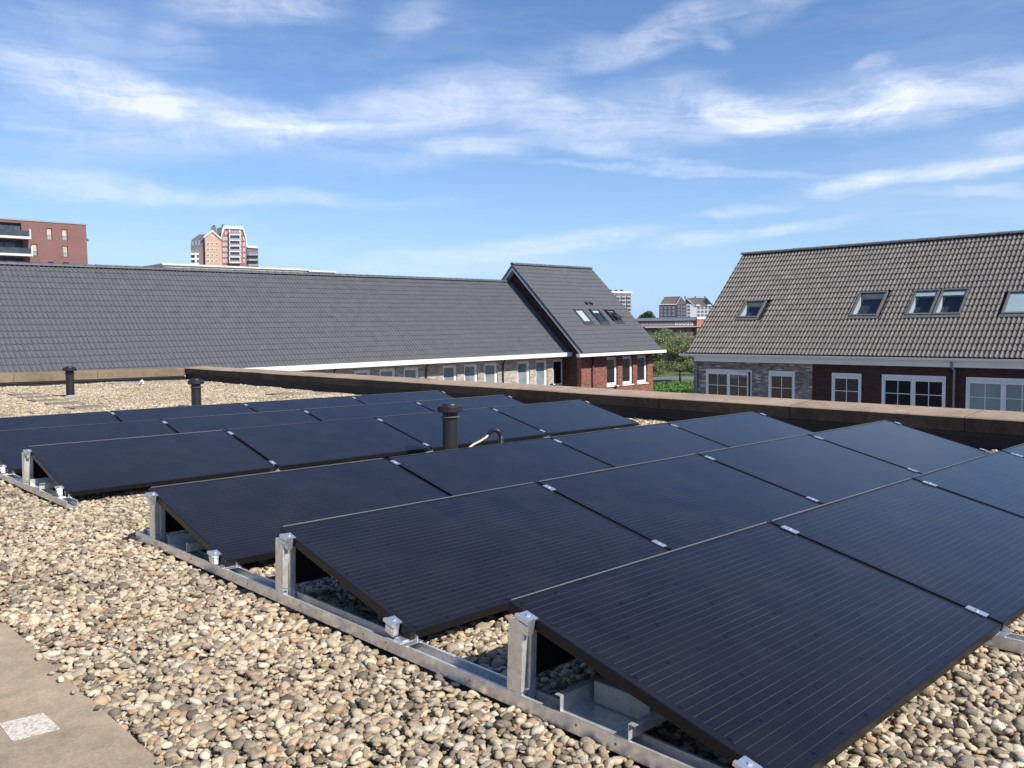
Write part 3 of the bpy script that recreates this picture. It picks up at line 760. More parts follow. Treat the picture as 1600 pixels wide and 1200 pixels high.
a = me.attributes.new('rot', 'FLOAT_VECTOR', 'POINT'); a.data.foreach_set('vector', ge.astype(np.float32).ravel())
a = me.attributes.new('scl', 'FLOAT', 'POINT'); a.data.foreach_set('value', gs.astype(np.float32))
a = me.attributes.new('vid', 'INT', 'POINT'); a.data.foreach_set('value', gv.astype(np.int32))
me.materials.append(M['pebble'])
gravel = bpy.data.objects.new('gravel', me); COL.objects.link(gravel); gravel.parent = roof_deck; gravel['kind'] = 'stuff'
ng = bpy.data.node_groups.new('scatter_pebbles', 'GeometryNodeTree')
ng.interface.new_socket('Geometry', in_out='INPUT', socket_type='NodeSocketGeometry'); ng.interface.new_socket('Geometry', in_out='OUTPUT', socket_type='NodeSocketGeometry')
gi = ng.nodes.new('NodeGroupInput'); go = ng.nodes.new('NodeGroupOutput')
ip = ng.nodes.new('GeometryNodeInstanceOnPoints'); ci = ng.nodes.new('GeometryNodeCollectionInfo')
ci.inputs['Collection'].default_value = vcol; ci.inputs['Separate Children'].default_value = True; ci.inputs['Reset Children'].default_value = True
def named(nm, ty):
    nd = ng.nodes.new('GeometryNodeInputNamedAttribute'); nd.data_type = ty; nd.inputs['Name'].default_value = nm
    return [s for s in nd.outputs if s.enabled and s.name == 'Attribute'][0]
L_ = ng.links.new
L_(gi.outputs[0], ip.inputs['Points']); L_(ci.outputs[0], ip.inputs['Instance']); ip.inputs['Pick Instance'].default_value = True
L_(named('vid', 'INT'), ip.inputs['Instance Index'])
er = ng.nodes.new('FunctionNodeEulerToRotation'); L_(named('rot', 'FLOAT_VECTOR'), er.inputs[0]); L_(er.outputs[0], ip.inputs['Rotation'])
L_(named('scl', 'FLOAT'), ip.inputs['Scale']); L_(ip.outputs[0], go.inputs[0])
gm = gravel.modifiers.new('scatter', 'NODES'); gm.node_group = ng

# ------------------------------------------------------------------ houses near by
def tile_mesh(name, w, l, mat, rolls=2, hr=.030, lift=.028):
    m = MB(); n = 7*rolls; prof = []
    for k in range(n+1):
        u = k/n*rolls; f = u-math.floor(u) if k < n else 0
        z = hr*max(0, math.sin(math.pi*(f-.42)/.58)) if f > .42 else 0
        prof.append((k/n*w, z))
    for (xa, za), (xb, zb) in zip(prof[:-1], prof[1:]):
        m.quad((xa, 0, za+lift), (xb, 0, zb+lift), (xb, l, zb), (xa, l, za))
        m.quad((xa, 0, za+lift-.022), (xb, 0, zb+lift-.022), (xb, 0, zb+lift), (xa, 0, za+lift))
    for x, z, s in ((0, 0, 1), (w, prof[-1][1], -1)):
        q = [(x, 0, z+lift-.022), (x, 0, z+lift), (x, l, z), (x, l, z-.02)]
        m.quad(*(q if s < 0 else q[::-1]))
    return m
def roof_plane(house, O, u, s, ncol, nrow, tw, course, mat, holes, deck_mat, w_deck, visible, hr=.032, lift=.026):
    """O eave corner, u along the eave, s up the slope. 300 nearest tiles are objects, the others one mesh"""
    O, u, s = Vector(O), Vector(u), Vector(s); n = u.cross(s)
    if n.z < 0: n = -n
    L = nrow*course
    dk = MB(); dk.wall(O - n*.012, u, s, n, w_deck, L, .10, [(h[0]-.02, h[1]+.02, h[2]-.02, h[3]+.02) for h in holes]); dk.build('roof', deck_mat, house)
    tm = tile_mesh('roof_tile', tw, course+.035, mat, hr=hr, lift=lift); me = tm.mesh('roof_tile', mat)
    rt = Matrix((u, s, n)).transposed().to_4x4()
    right_handed = u.cross(s).dot(n) > 0
    cand = []
    for r in range(nrow):
        for c in range(ncol):
            a0, a1, b0, b1 = c*tw, (c+1)*tw, r*course, (r+1)*course
            if any(a0 < h[1]-.08 and a1 > h[0]+.08 and b0 < h[3]-.10 and b1 > h[2]+.12 for h in holes): continue
            p = O + u*a0 + s*b0; mm = Matrix.Translation(p + n*random.uniform(-.002, .003)) @ rt @ Matrix.Rotation(random.uniform(-.006, .006), 4, 'Z')
            d = Q3.transposed() @ (p-CAM); ok = visible(p)
            cand.append(((p-CAM).length if ok else 1e6, mm))
    cand.sort(key=lambda q: q[0])
    for d, mm in cand[:300]: inst('roof_tile', me, house, mm)
    rest = MB(); V = np.array(tm.v); nv = len(V); off = Vector(wloc(house))
    allv = []; allf = []
    for k, (d, mm) in enumerate(cand[300:]):
        A = np.array(mm); allv.append(V @ A[:3, :3].T + A[:3, 3]); allf += [tuple(i+k*nv for i in f) for f in tm.f]
    if allv:
        rest.v = [tuple(p) for p in np.concatenate(allv)]; rest.f = allf
        rest.build('roof_tiling', mat, house, kind='stuff')
    return n
def in_view(p):
    d = p-CAM; z_ = d.dot(ax_f)
    return z_ > 1 and abs(d.dot(ax_r)/z_) < .61 and abs(d.dot(ax_u)/z_) < .46
def ridge(house, A, Bp, mat, r=.11, step=.38):
    A, Bp = Vector(A), Vector(Bp); L = (Bp-A).length; d = (Bp-A).normalized(); side = Vector((d.y, -d.x, 0)).normalized()
    m = MB(); seg = 8
    ring = lambda x, rr: [Vector((x, rr*1.15*math.cos(math.pi*k/seg), rr*math.sin(math.pi*k/seg)*1.0)) for k in range(seg+1)]
    r0, r1 = ring(0, r+.012), ring(step+.03, r)
    for k in range(seg): m.quad(r0[k], r0[k+1], r1[k+1], r1[k])
    m.quad(*r0[::-1]); m.quad(*r1)
    me = m.mesh('ridge_tile', mat, smooth=False)
    rt = Matrix((d, side, Z)).transposed().to_4x4()
    if d.cross(side).dot(Z) < 0: rt = Matrix((d, -side, Z)).transposed().to_4x4()
    for k in range(int(L/step)):
        inst('ridge_tile', me, house, Matrix.Translation(A + d*(k*step) + Z*random.uniform(-.004, .004)) @ rt)
def window(house, O, u, n, w, h, glass, cols=1, rows=1, sashes=1, fw=.065, mat=None, sill=True, depth=.07, blind_box=False, sill_mat=None, open_sash=None, glasses=None):
    """frame in an opening: O lower left corner on the outer wall face; u across, n outwards"""
    O, u, n = Vector(O), Vector(u), Vector(n); mat = mat or M['white']
    m = MB(); bk = O - n*depth; t = n*.06
    m.box(bk - n*.0, u*w, Z*fw, t); m.box(bk + Z*(h-fw), u*w, Z*fw, t); m.box(bk + Z*fw, u*fw, Z*(h-2*fw), t); m.box(bk + u*(w-fw) + Z*fw, u*fw, Z*(h-2*fw), t)
    iw = (w-fw*(sashes+1))/sashes
    for k in range(1, sashes): m.box(bk + u*(fw+(iw+fw)*k-fw) + Z*fw, u*fw, Z*(h-2*fw), t)
    win = m.build('window', mat, house)
    for k in range(sashes):
        x0 = fw + (iw+fw)*k; ih = h-2*fw; so = bk + u*x0 + Z*fw + n*.012
        uu = u
        if open_sash == k: uu = (u*math.cos(R_(9)) + n*math.sin(R_(9))); so = so + n*.02
        nn = Vector((uu.y, -uu.x, 0)); nn = nn if nn.dot(n) > 0 else -nn
        sm = MB(); sf = .045
        sm.box(so, uu*iw, Z*sf, nn*.03); sm.box(so + Z*(ih-sf), uu*iw, Z*sf, nn*.03); sm.box(so + Z*sf, uu*sf, Z*(ih-2*sf), nn*.03); sm.box(so + uu*(iw-sf) + Z*sf, uu*sf, Z*(ih-2*sf), nn*.03)
        sm.build('sash', mat, win)
        pm = MB(); pm.box(so + uu*sf + Z*sf, uu*(iw-2*sf), Z*(ih-2*sf), nn*.006)
        pm.build('pane', (glasses[k] if glasses else glass), win)
        if cols*rows > 1:
            mm = MB(); b = .026
            for c in range(1, cols): mm.box(so + uu*(iw*c/cols-b/2) + Z*sf + nn*.0065, uu*b, Z*(ih-2*sf), nn*.016)
            for r in range(1, rows): mm.box(so + uu*sf + Z*(ih*r/rows-b/2) + nn*.0065, uu*(iw-2*sf), Z*b, nn*.0145)
            mm.build('glazing_bar', mat, win)
        if blind_box:
            bb = MB(); bb.box(so + uu*.02 + Z*(ih-.14) + nn*.031, uu*(iw-.04), Z*.10, nn*.035); bb.build('blind_box', mat, win)
    if sill:
        sm = MB(); sm.prism([O + u*-.05 - n*depth + Z*-.001, O + u*-.05 + n*.05 + Z*-.02, O + u*-.05 + n*.05 + Z*-.075, O + u*-.05 - n*depth + Z*-.075], u*(w+.1)); sm.build('sill', sill_mat or mat, win)
    return win
def skylight(house, O, u, s, n, w, h, state, lined=True, frame=None):
    """roof window: O lower left on the tile plane"""
    O, u, s, n = Vector(O), Vector(u), Vector(s), Vector(n); frame = frame or M['lead']
    m = MB(); f = .075; up = .085
    b = O - n*.02
    m.box(b, u*w, s*f, n*up); m.box(b + s*(h-f), u*w, s*f, n*(up+.02)); m.box(b + s*f, u*f, s*(h-2*f), n*up); m.box(b + u*(w-f) + s*f, u*f, s*(h-2*f), n*up)
    sk = m.build('skylight', frame, house)
    a = MB(); a.box(O - s*.16 + u*-.05 + n*.028, u*(w+.1), s*.159, n*.012); a.build('apron', frame, sk)
    lm = MB(); dep = .26
    i0 = b + u*f + s*f
    for (o, e1, e2) in ((i0, s*(h-2*f), -n*dep), (i0 + u*(w-2*f) - u*.01, s*(h-2*f), -n*dep)): lm.box(o, u*.01, e1, e2)
    lm.box(i0 + u*.01, u*(w-2*f-.02), s*.01, -n*dep); lm.box(i0 + u*.01 + s*(h-2*f-.01), u*(w-2*f-.02), s*.01, -n*dep); lm.build('lining', M['lining'], sk)
    rm = MB(); rm.box(i0 - n*(dep-.001), u*(w-2*f), s*(h-2*f), -n*.01); rm.build('room', M['room'], sk)
    if state == 'blind':
        q = MB(); q.box(i0 + n*(up-.055) + u*.011, u*(w-2*f-.022), s*(h-2*f), n*.006); q.build('blind', M['blind'], sk)
    elif state == 'half':
        q = MB(); q.box(i0 + n*(up-.055) + u*.011 + s*(h-2*f)*.80, u*(w-2*f-.022), s*(h-2*f)*.19, n*.006); q.build('blind', M['blind'], sk)
    ss, nn, oo = s, n, i0
    if state == 'open':      # sash tilted out about its middle
        a_ = R_(24); ss = s*math.cos(a_) - n*math.sin(a_); nn = n*math.cos(a_) + s*math.sin(a_); oo = i0 + s*(h-2*f)*.5 - ss*(h-2*f)*.5 + n*.06
        sm = MB(); t = .05; W_, H_ = w-2*f, h-2*f
        sm.box(oo + nn*.02, u*W_, ss*t, nn*.045); sm.box(oo + ss*(H_-t) + nn*.02, u*W_, ss*t, nn*.045); sm.box(oo + ss*t + nn*.02, u*t, ss*(H_-2*t), nn*.045); sm.box(oo + u*(W_-t) + ss*t + nn*.02, u*t, ss*(H_-2*t), nn*.045); sm.build('sash', frame, sk)
    q = MB(); q.box(oo + nn*(up-.035), u*(w-2*f), ss*(h-2*f), nn*.005); q.build('pane', M['clear'] if state != 'open' else M['glass_dark'], sk)
    return sk
def rel(x, y, z): return CAM + Vector((x, y, z))

# ---- house on the right: brown tiles, grey brick end, dark brown wall
h = thing('tiled_house', 'house with brown tiled roof, grey brick end and dark brown wall behind the right parapet', 'house', rel(32.95, 16, -6.8))
s2 = Vector((4.85, 0, 4.627)).normalized(); u2 = Vector((0, -1, 0))
eave2 = rel(32.4, 22.2, -1.377); n2 = u2.cross(s2); n2 = n2 if n2.z > 0 else -n2
Ys = lambda y: 22.2-y
holes2 = [(Ys(20.52), Ys(19.50), 2.22, 3.32), (Ys(15.36), Ys(14.22), 2.20, 3.60), (Ys(13.14), Ys(12.20), 2.20, 3.60), (Ys(12.14), Ys(11.15), 2.20, 3.60), (Ys(9.78), Ys(8.66), 2.17, 3.36)]
roof_plane(h, eave2, u2, s2, 66, 20, .323, .3352, M['tile_tan'], holes2, M['bitumen'], 21.3, in_view, hr=.048, lift=.04)
for hh, st_ in zip(holes2, ('plain', 'plain', 'half', 'half', 'blind')):
    skylight(h, eave2 + u2*hh[0] + s2*hh[2] + n2*.02, u2, s2, n2, hh[1]-hh[0], hh[3]-hh[2], st_, frame=M['brown_frame'])
ridge(h, rel(37.25, 22.25, 3.275), rel(37.25, 1.0, 3.275), M['ridge_tan'])
m = MB(); m.prism([rel(37.255, 22.2, 3.23), rel(37.255, 22.2, 3.13), rel(42.1, 22.2, -1.49), rel(42.1, 22.2, -1.39)], (0, -21.3, 0)); m.build('rear_roof', M['tile_tan'], h)
wins2 = [(21.48, 19.16, 2), (18.37, 17.18, 1), (15.58, 14.38, 1), (13.58, 11.26, 2), (10.57, 8.15, 2), (6.4, 5.2, 1), (4.4, 2.1, 2)]
WT, WB = -2.09, -3.52
def wall_right(name, y0, y1, mat):
    hs_ = [(y0-a, y0-b, WB+6.8, WT+6.8) for a, b, k in wins2 if a <= y0 and b >= y1]
    m = MB(); m.wall(rel(32.95, y0, -6.8), u2, Z, (-1, 0, 0), y0-y1, 5.3, .3, hs_); return m.build(name, mat, h)
wall_right('grey_brick_wall', 22.13, 16.41, M['grey_brick']); wall_right('dark_brick_wall', 16.405, 1.2, M['brown_wall'])
m = MB(); m.prism([rel(33.251, 22.13, -6.8), rel(41.6, 22.13, -6.8), rel(41.6, 22.13, -1.15), rel(37.25, 22.13, 3.0), rel(33.251, 22.13, -.75)], (0, -.3, 0)); m.build('gable_wall', M['red_brick'], h)
for i, (a, b, k) in enumerate(wins2):
    gl = [M['glass_dark'], M['glass_dark'], M['glass_dark'], M['glass_dark'], M['glass_blind'], M['glass_dark'], M['glass_dark']][i]
    window(h, rel(32.95, a, WB), u2, (-1, 0, 0), a-b, WT-WB, gl, 2, 2, k, mat=M['whitegrey'], blind_box=True, fw=.08, open_sash=(1 if i == 0 else None), depth=.05, sill=True)
m = MB(); m.bx(CAM.x+32.60, CAM.x+32.949, CAM.y+1.2, CAM.y+22.02, CAM.z-1.735, CAM.z-1.52)
m.prism([rel(32.60, 1.2, -1.52), rel(32.949, 1.2, -1.52), rel(32.949, 1.2, -1.42), rel(32.52, 1.2, -1.42)], (0, 20.82, 0)); m.build('fascia', M['whitegrey'], h)
m = MB(); m.prism([rel(32.60, .9, -1.515), rel(32.36, .9, -1.515), rel(32.29, .9, -1.47), rel(32.27, .9, -1.395), rel(32.30, .9, -1.395), rel(32.33, .9, -1.46), rel(32.40, .9, -1.49), rel(32.51, .9, -1.49)], (0, 21.6, 0)); m.build('gutter', M['whitegrey'], h)
for yy in (21.93, 10.95, 1.6):
    m = MB(); m.tube([rel(32.50, yy, -1.52), rel(32.55, yy, -1.66), rel(32.87, yy, -1.86), rel(32.87, yy, -2.0), rel(32.87, yy, -6.8)], .042, 12); m.build('downpipe', M['zinc'], h, smooth=True)
m = MB(); m.prism([rel(32.42, 22.20, -1.44), rel(37.25, 22.20, 3.17), rel(37.25, 22.20, 3.03), rel(32.42, 22.20, -1.58)], (0, .03, 0)); m.build('barge_board', M['white'], h)

# ---- long grey roofed terrace
KL = .978
h = thing('terraced_house', 'long low terrace with grey tiled roof, white gutter and beige brick wall', 'house', rel(20, 31.1, -6.8))
eL = Vector((0, 30.6, -1.53)); rL = Vector((0, 35.0, 2.43)); sL = (rL-eL).normalized(); nL = X.cross(sL)
NC = 93; X0 = 33.88-NC*.323
roof_plane(h, rel(X0, eL.y, eL.z), X, sL, NC, 18, .323, (rL-eL).length/18, M['tile_dark'], [], M['bitumen'], NC*.323, in_view, hr=.042, lift=.03)
ridge(h, rel(X0, 35.02, 2.45), rel(33.85, 35.02, 2.45), M['ridge_dark'])
m = MB(); m.prism([rel(X0, 35.005, 2.42), rel(X0, 35.005, 2.32), rel(X0, 39.4, -1.63), rel(X0, 39.4, -1.53)], (NC*.323, 0, 0)); m.build('rear_roof', M['tile_dark'], h)
winsL = []
for g_ in range(-3, 3):
    for q in (0, 1.33, 2.66): winsL.append(20.55+(g_)*4.945+4.945+q)
winsL = [a for a in winsL if 5 < a < 33.2]
m = MB(); zl = -3.32
m.wall(rel(4.2, 31.1, -6.8), X, Z, (0, -1, 0), 29.69, 5.25, .3, [(a-4.2, a-4.2+.89, zl+6.8, -1.86+6.8) for a in winsL]); m.build('front_wall', M['beige_brick'], h)
for i, a in enumerate(winsL):
    gl = M['glass_teal'] if i % 3 != 2 or i < len(winsL)-1 else M['glass_dark']
    window(h, rel(a, 31.1, zl), X, (0, -1, 0), .89, -1.86-zl, gl, depth=.14, fw=.09)
m = MB(); m.bx(CAM.x+X0-.2, CAM.x+33.86, CAM.y+30.40, CAM.y+30.62, CAM.z-1.70, CAM.z-1.50); m.build('gutter', M['white'], h)
m = MB(); m.bx(CAM.x+X0-.2, CAM.x+33.86, CAM.y+30.622, CAM.y+31.098, CAM.z-1.70, CAM.z-1.66); m.build('soffit', M['soffit'], h)
for xx in (19.5, 24.45, 29.37):
    m = MB(); m.tube([rel(xx, 30.9, -1.70), rel(xx, 31.05, -2.0), rel(xx, 31.05, -6.8)], .04, 10); m.build('downpipe', M['pipe'], h, smooth=True)

# ---- red brick end house with its own higher roof
h = thing('brick_house', 'red brick house with steep grey roof and three roof windows ending the terrace', 'house', rel(37, 29.8, -6.8))
eD = Vector((0, 29.3, -1.52)); rD = Vector((0, 34.56, 3.38)); sD = (rD-eD).normalized(); nD = X.cross(sD); LD = (rD-eD).length
holesD = [(a-33.55, b-33.55, c, d) for a, b, c, d in ((35.47, 36.22, 2.31, 3.38), (36.86, 37.58, 2.30, 3.38), (38.24, 38.97, 2.33, 3.38))]
oD = rel(33.55, eD.y, eD.z)
roof_plane(h, oD, X, sD, 21, 21, .324, LD/21, M['tile_dark'], holesD, M['bitumen'], 6.80, in_view, hr=.03)
for hh, st_ in zip(holesD, ('blind', 'half', 'open')):
    skylight(h, oD + X*hh[0] + sD*hh[2] + nD*.02, X, sD, nD, hh[1]-hh[0], hh[3]-hh[2], st_, frame=M['skyframe'])
for a in (36.95, 37.35):
    m = MB(); o_ = oD + X*(a-33.55) + sD*3.80 + nD*.03; m.prism([o_, o_ + sD*.26, o_ + sD*.02 + nD*.11], X*.16); m.build('tile_vent', M['pipe'], h)
ridge(h, rel(33.5, 34.58, 3.40), rel(40.38, 34.58, 3.40), M['ridge_dark'])
m = MB(); m.prism([rel(33.55, 34.565, 3.37), rel(33.55, 34.565, 3.27), rel(33.55, 39.8, -1.62), rel(33.55, 39.8, -1.52)], (6.8, 0, 0)); m.build('rear_roof', M['tile_dark'], h)
winsD = [36.0, 37.38, 38.72]
m = MB(); m.wall(rel(33.9, 29.8, -6.8), X, Z, (0, -1, 0), 6.28, 5.3, .3, [(a-33.9, a-33.9+.95, -3.40+6.8, -1.83+6.8) for a in winsD]); m.build('front_wall', M['red_brick'], h)
for a in winsD: window(h, rel(a, 29.8, -3.40), X, (0, -1, 0), .95, 1.57, M['glass_dark'], depth=.16, fw=.10)
def gable(x, e):
    zt = lambda y: eD.z + (y-eD.y)*(4.9/5.26) - .10
    m = MB(); m.prism([rel(x, 30.101, -6.8), rel(x, 39.0, -6.8), rel(x, 39.0, zt(30.12)), rel(x, 34.56, zt(34.56)), rel(x, 30.101, zt(30.101))], (e, 0, 0)); return m
gable(33.9, .3).build('gable_wall', M['red_brick_shaded'], h); gable(39.88, .3).build('gable_wall', M['red_brick_shaded'], h)
for sgn in (1, -1):
    ya = lambda y: y if sgn > 0 else 2*34.56-y
    m = MB(); m.prism([rel(33.53, ya(29.35), -1.63), rel(33.53, ya(34.56), 3.23), rel(33.53, ya(34.56), 3.11), rel(33.53, ya(29.35), -1.75)], (-.03, 0, 0)); m.build('barge_board', M['white'], h)
    m = MB(); m.prism([rel(33.545, ya(29.30), -1.47), rel(33.545, ya(34.56), 3.43), rel(33.545, ya(34.56), 3.235), rel(33.545, ya(29.30), -1.665)], (-.05, 0, 0)); m.build('verge_tile', M['tile_dark'], h)
    m = MB(); m.prism([rel(33.535, ya(29.4), -1.62), rel(33.535, ya(34.555), 3.19), rel(33.535, ya(34.555), 3.15), rel(33.535, ya(29.4), -1.66)], (.36, 0, 0)); m.build('soffit', M['soffit'], h)
m = MB(); m.bx(CAM.x+32.97, CAM.x+40.53, CAM.y+29.08, CAM.y+29.32, CAM.z-1.70, CAM.z-1.545); m.build('gutter', M['white'], h)
m = MB(); m.bx(CAM.x+33.56, CAM.x+40.4, CAM.y+29.322, CAM.y+29.798, CAM.z-1.70, CAM.z-1.66); m.build('soffit', M['soffit'], h)
m = MB(); m.tube([rel(34.75, 29.72, -1.70), rel(34.75, 29.72, -6.8)], .05, 10); m.build('downpipe', M['pipe'], h, smooth=True)

# ---- pale flat roofed hall just behind the long roof
h = thing('flat_roof_hall', 'pale flat roofed building peeping over the long grey roof', 'building', rel(33, 75, -6.8))
pA, pB, pC, pD_ = at(255, 411.5, dy=76.0), at(480, 421.5, dy=76.0), at(515, 425, dy=76.0), at(228, 415, dy=82)
m = MB(); m.bx(CAM.x+pA.x, CAM.x+pB.x, CAM.y+76.0, CAM.y+95, GZ, CAM.z+pA.z-.15); m.build('wall', M['far_beige'], h)
m = MB(); m.bx(CAM.x+pA.x-.15, CAM.x+pB.x+.1, CAM.y+75.85, CAM.y+95.1, CAM.z+pA.z-.149, CAM.z+pA.z); m.build('roof_edge', M['far_white'], h)
m = MB(); m.bx(CAM.x+pB.x+.12, CAM.x+pC.x+.6, CAM.y+76.0, CAM.y+95, GZ, CAM.z+pC.z-.05); m.build('wing', M['far_beige'], h)
m = MB(); m.bx(CAM.x+pB.x+.12, CAM.x+pC.x+.7, CAM.y+75.85, CAM.y+95.1, CAM.z+pC.z-.049, CAM.z+pC.z+.1); m.build('roof_edge', M['far_white'], h)

# ------------------------------------------------------------------ far buildings
def facade_win(bld, dy, x0, x1, z0, z1, glass, frame, fr=.12, proud=.05, mesh_cache={}):
    w, hh = round(x1-x0, 1), round(z1-z0, 1); key = (w, hh, glass, frame)
    if key not in mesh_cache:
        m = MB(); m.bx(0, w, -proud, 0, 0, fr); m.bx(0, w, -proud, 0, hh-fr, hh); m.bx(0, fr, -proud, 0, fr, hh-fr); m.bx(w-fr, w, -proud, 0, fr, hh-fr)
        m.bx(w/2-fr/3, w/2+fr/3, -proud, 0, fr, hh-fr)
        p = MB(); p.bx(fr, w-fr, -proud*.4, .0, fr, hh-fr)
        mesh_cache[key] = (m.mesh('window', M[frame]), p.mesh('pane', M[glass]))
    a, b = mesh_cache[key]
    o = inst('window', a, bld, Matrix.Translation(rel(x0, dy, z0))); q = bpy.data.objects.new('pane', b); COL.objects.link(q); q.parent = o
    return o
# red brick apartments, far left
DY = 161.0
h = thing('apartment_block', 'red brown brick apartment block with balconies at the far left', 'building', rel(40, DY, -6.8))
c5 = lambda a, b: at(a*.09375, 330+b*.09375, dy=DY)
tr = c5(1432, 205); lf = 12.0
m = MB(); rects = []
for q in ((770, 280, 875, 485), (1025, 300, 1130, 495), (525, 545, 630, 750), (1040, 575, 1140, 770), (800, 840, 905, 1040), (1055, 850, 1155, 1050)):
    a, b = c5(q[0], q[1]), c5(q[2], q[3]); rects.append((a.x, b.x, min(a.z, b.z), max(a.z, b.z)))
rec = []
for q in ((-900, 200, 350, 465), (-900, 490, 380, 752), (-900, 785, 395, 1050)):
    a, b = c5(q[2], q[1]), c5(q[2], q[3]); rec.append((28.0, a.x, b.z, a.z))
m.wall(rel(lf, DY, -6.8), X, Z, (0, -1, 0), tr.x-lf, 6.8+tr.z-.25, .5, [(a-lf, b-lf, c+6.8, d+6.8) for a, b, c, d in rects+rec]); m.build('front_wall', M['far_brick'], h)
m = MB(); m.bx(CAM.x+lf, CAM.x+tr.x-.01, CAM.y+DY+.51, CAM.y+DY+14, GZ, CAM.z+tr.z-.26); m.build('body', M['far_dark'], h)
m = MB(); m.bx(CAM.x+tr.x-.008, CAM.x+tr.x+.002, CAM.y+DY+.001, CAM.y+DY+14, GZ, CAM.z+tr.z-.25); m.build('side_wall', M['far_brick'], h)
m = MB(); m.bx(CAM.x+lf, CAM.x+tr.x+.1, CAM.y+DY-.1, CAM.y+DY+14.1, CAM.z+tr.z-.249, CAM.z+tr.z); m.build('roof_edge', M['far_grey'], h)
for i, (a, b, c, d) in enumerate(rects):
    m = MB(); m.bx(CAM.x+a, CAM.x+b, CAM.y+DY+.2, CAM.y+DY+.25, CAM.z+c, CAM.z+d); wv = m.build('window', M['far_dark'], h)
    m = MB(); sp = c+(d-c)*.40; m.bx(CAM.x+a+.12, CAM.x+b-.12, CAM.y+DY+.15, CAM.y+DY+.19, CAM.z+sp, CAM.z+d-.12); m.build('pane', M['far_glass_pale'] if i < 4 else M['far_glass'], wv)
    m = MB(); m.bx(CAM.x+a+.12, CAM.x+b-.12, CAM.y+DY+.15, CAM.y+DY+.19, CAM.z+c+.1, CAM.z+sp-.08); m.build('panel', M['far_grey'], wv)
for i, (a, b, c, d) in enumerate(rec):
    m = MB(); m.bx(CAM.x+a, CAM.x+b+1.0, CAM.y+DY-1.6, CAM.y+DY-.01, CAM.z+c-.05, CAM.z+c+.32); m.bx(CAM.x+b+.8, CAM.x+b+1.0, CAM.y+DY-1.6, CAM.y+DY-1.4, CAM.z+c+.32, CAM.z+c+1.6); bal = m.build('balcony', M['far_white'], h)
    m = MB(); m.bx(CAM.x+a, CAM.x+b+.79, CAM.y+DY-1.55, CAM.y+DY-1.5, CAM.z+c+.33, CAM.z+c+1.3); m.build('railing', M['far_glass'], bal)
    for k in range(7):
        x0 = a+.1+k*1.75
        if x0+1.7 < b: m = MB(); m.bx(CAM.x+x0, CAM.x+x0+1.62, CAM.y+DY+.46, CAM.y+DY+.5, CAM.z+c+.05, CAM.z+d-.4); m.build('glass_door', M['far_glass'], bal)
m = MB(); q = c5(1440, 380); m.prism([rel(tr.x+.01, DY+2, q.z), rel(tr.x+1.0, DY+2, q.z-.75), rel(tr.x+1.0, DY+2, q.z-.95), rel(tr.x+.01, DY+2, q.z-.6)], (0, 2, 0)); m.build('awning', M['far_slate'], h)

TURNED = []
class Facing:
    """plan frame of a far building whose front is square to the line of sight through a given column"""
    def __init__(s, px):
        d = tray(px, 500); s.f = Vector((d.x, d.y, 0)).normalized(); s.r = Vector((s.f.y, -s.f.x, 0))
        s.turn = Matrix.Translation(CAM) @ Matrix((s.r, s.f, Z)).transposed().to_4x4() @ Matrix.Translation(-CAM)
    def __call__(s, px, py, D):
        d = tray(px, py); k = D/d.dot(s.f); return Vector((d.dot(s.r)*k, D, d.z*k))
# orange and red tower group behind
FT = Facing(352); DT = 480.0
c6 = lambda a, b: FT(280+a*.15, 335+b*.15, DT)
h = thing('apartment_tower', 'tall apartment tower with orange gable, red mansard front and white balconies', 'building', rel(0, DT, -6.8)); TURNED.append((h, FT))
def slab(name, pts, depth, mat, par=h, dyo=0.0):
    m = MB(); m.prism([rel(p.x, DT+dyo, p.z) for p in pts], (0, depth, 0)); return m.build(name, mat, par)
def c6z(a, b): p = c6(a, b); return p
def low(a): p = c6(a, 560); p = p.copy(); p.z = -6.8; return p
slab('orange_wall', [low(266), low(438), c6z(438, 262), c6z(345, 190), c6z(266, 245)], 14, M['far_orange'])
for a, b in ((( 255, 250), (345, 180)), ((345, 180), (440, 265))):
    p, q = c6(*a), c6(*b); slab('white_verge', [p, q, q+Z*1.0, p+Z*1.0], 1.2, M['far_white'], dyo=-.6)
slab('red_wall', [low(440), low(702), c6z(690, 245), c6z(662, 158), c6z(475, 150), c6z(440, 240)], 16, M['far_red'])
slab('white_roof_edge', [c6z(430, 245), c6z(440, 240), c6z(475, 150), c6z(662, 158), c6z(690, 245), c6z(703, 340), c6z(714, 340), c6z(700, 240), c6z(668, 128), c6z(458, 118)], 1.2, M['far_white'], dyo=-.6)
slab('side_block', [low(704), low(822), c6z(822, 352), c6z(704, 345)], 14, M['far_brown'], dyo=1.0)
slab('white_roof_edge', [c6z(704, 346), c6z(824, 353), c6z(824, 328), c6z(704, 322)], 14.5, M['far_white'], dyo=.4)
slab('west_wing', [low(118), low(262), c6z(262, 330), c6z(118, 345)], 14, M['far_brown'], dyo=2.0)
slab('mansard', [c6z(118, 344), c6z(262, 329), c6z(268, 248), c6z(330, 200), c6z(205, 205), c6z(125, 262)], 13, M['far_slate'], dyo=2.2)
slab('green_roof', [c6z(380, 240), c6z(445, 260), c6z(452, 120), c6z(392, 135)], 12, M['far_green'], dyo=4)
slab('chimney', [c6z(318, 200), c6z(382, 215), c6z(382, 118), c6z(330, 112)], 6, M['far_brown'], dyo=5)
slab('chimney_pot', [c6z(346, 116), c6z(372, 117), c6z(372, 98), c6z(350, 98)], 2, M['far_dark'], dyo=5.5)
slab('chimney_pot', [c6z(440, 122), c6z(466, 124), c6z(468, 96), c6z(444, 92)], 2, M['far_dark'], dyo=4.5)
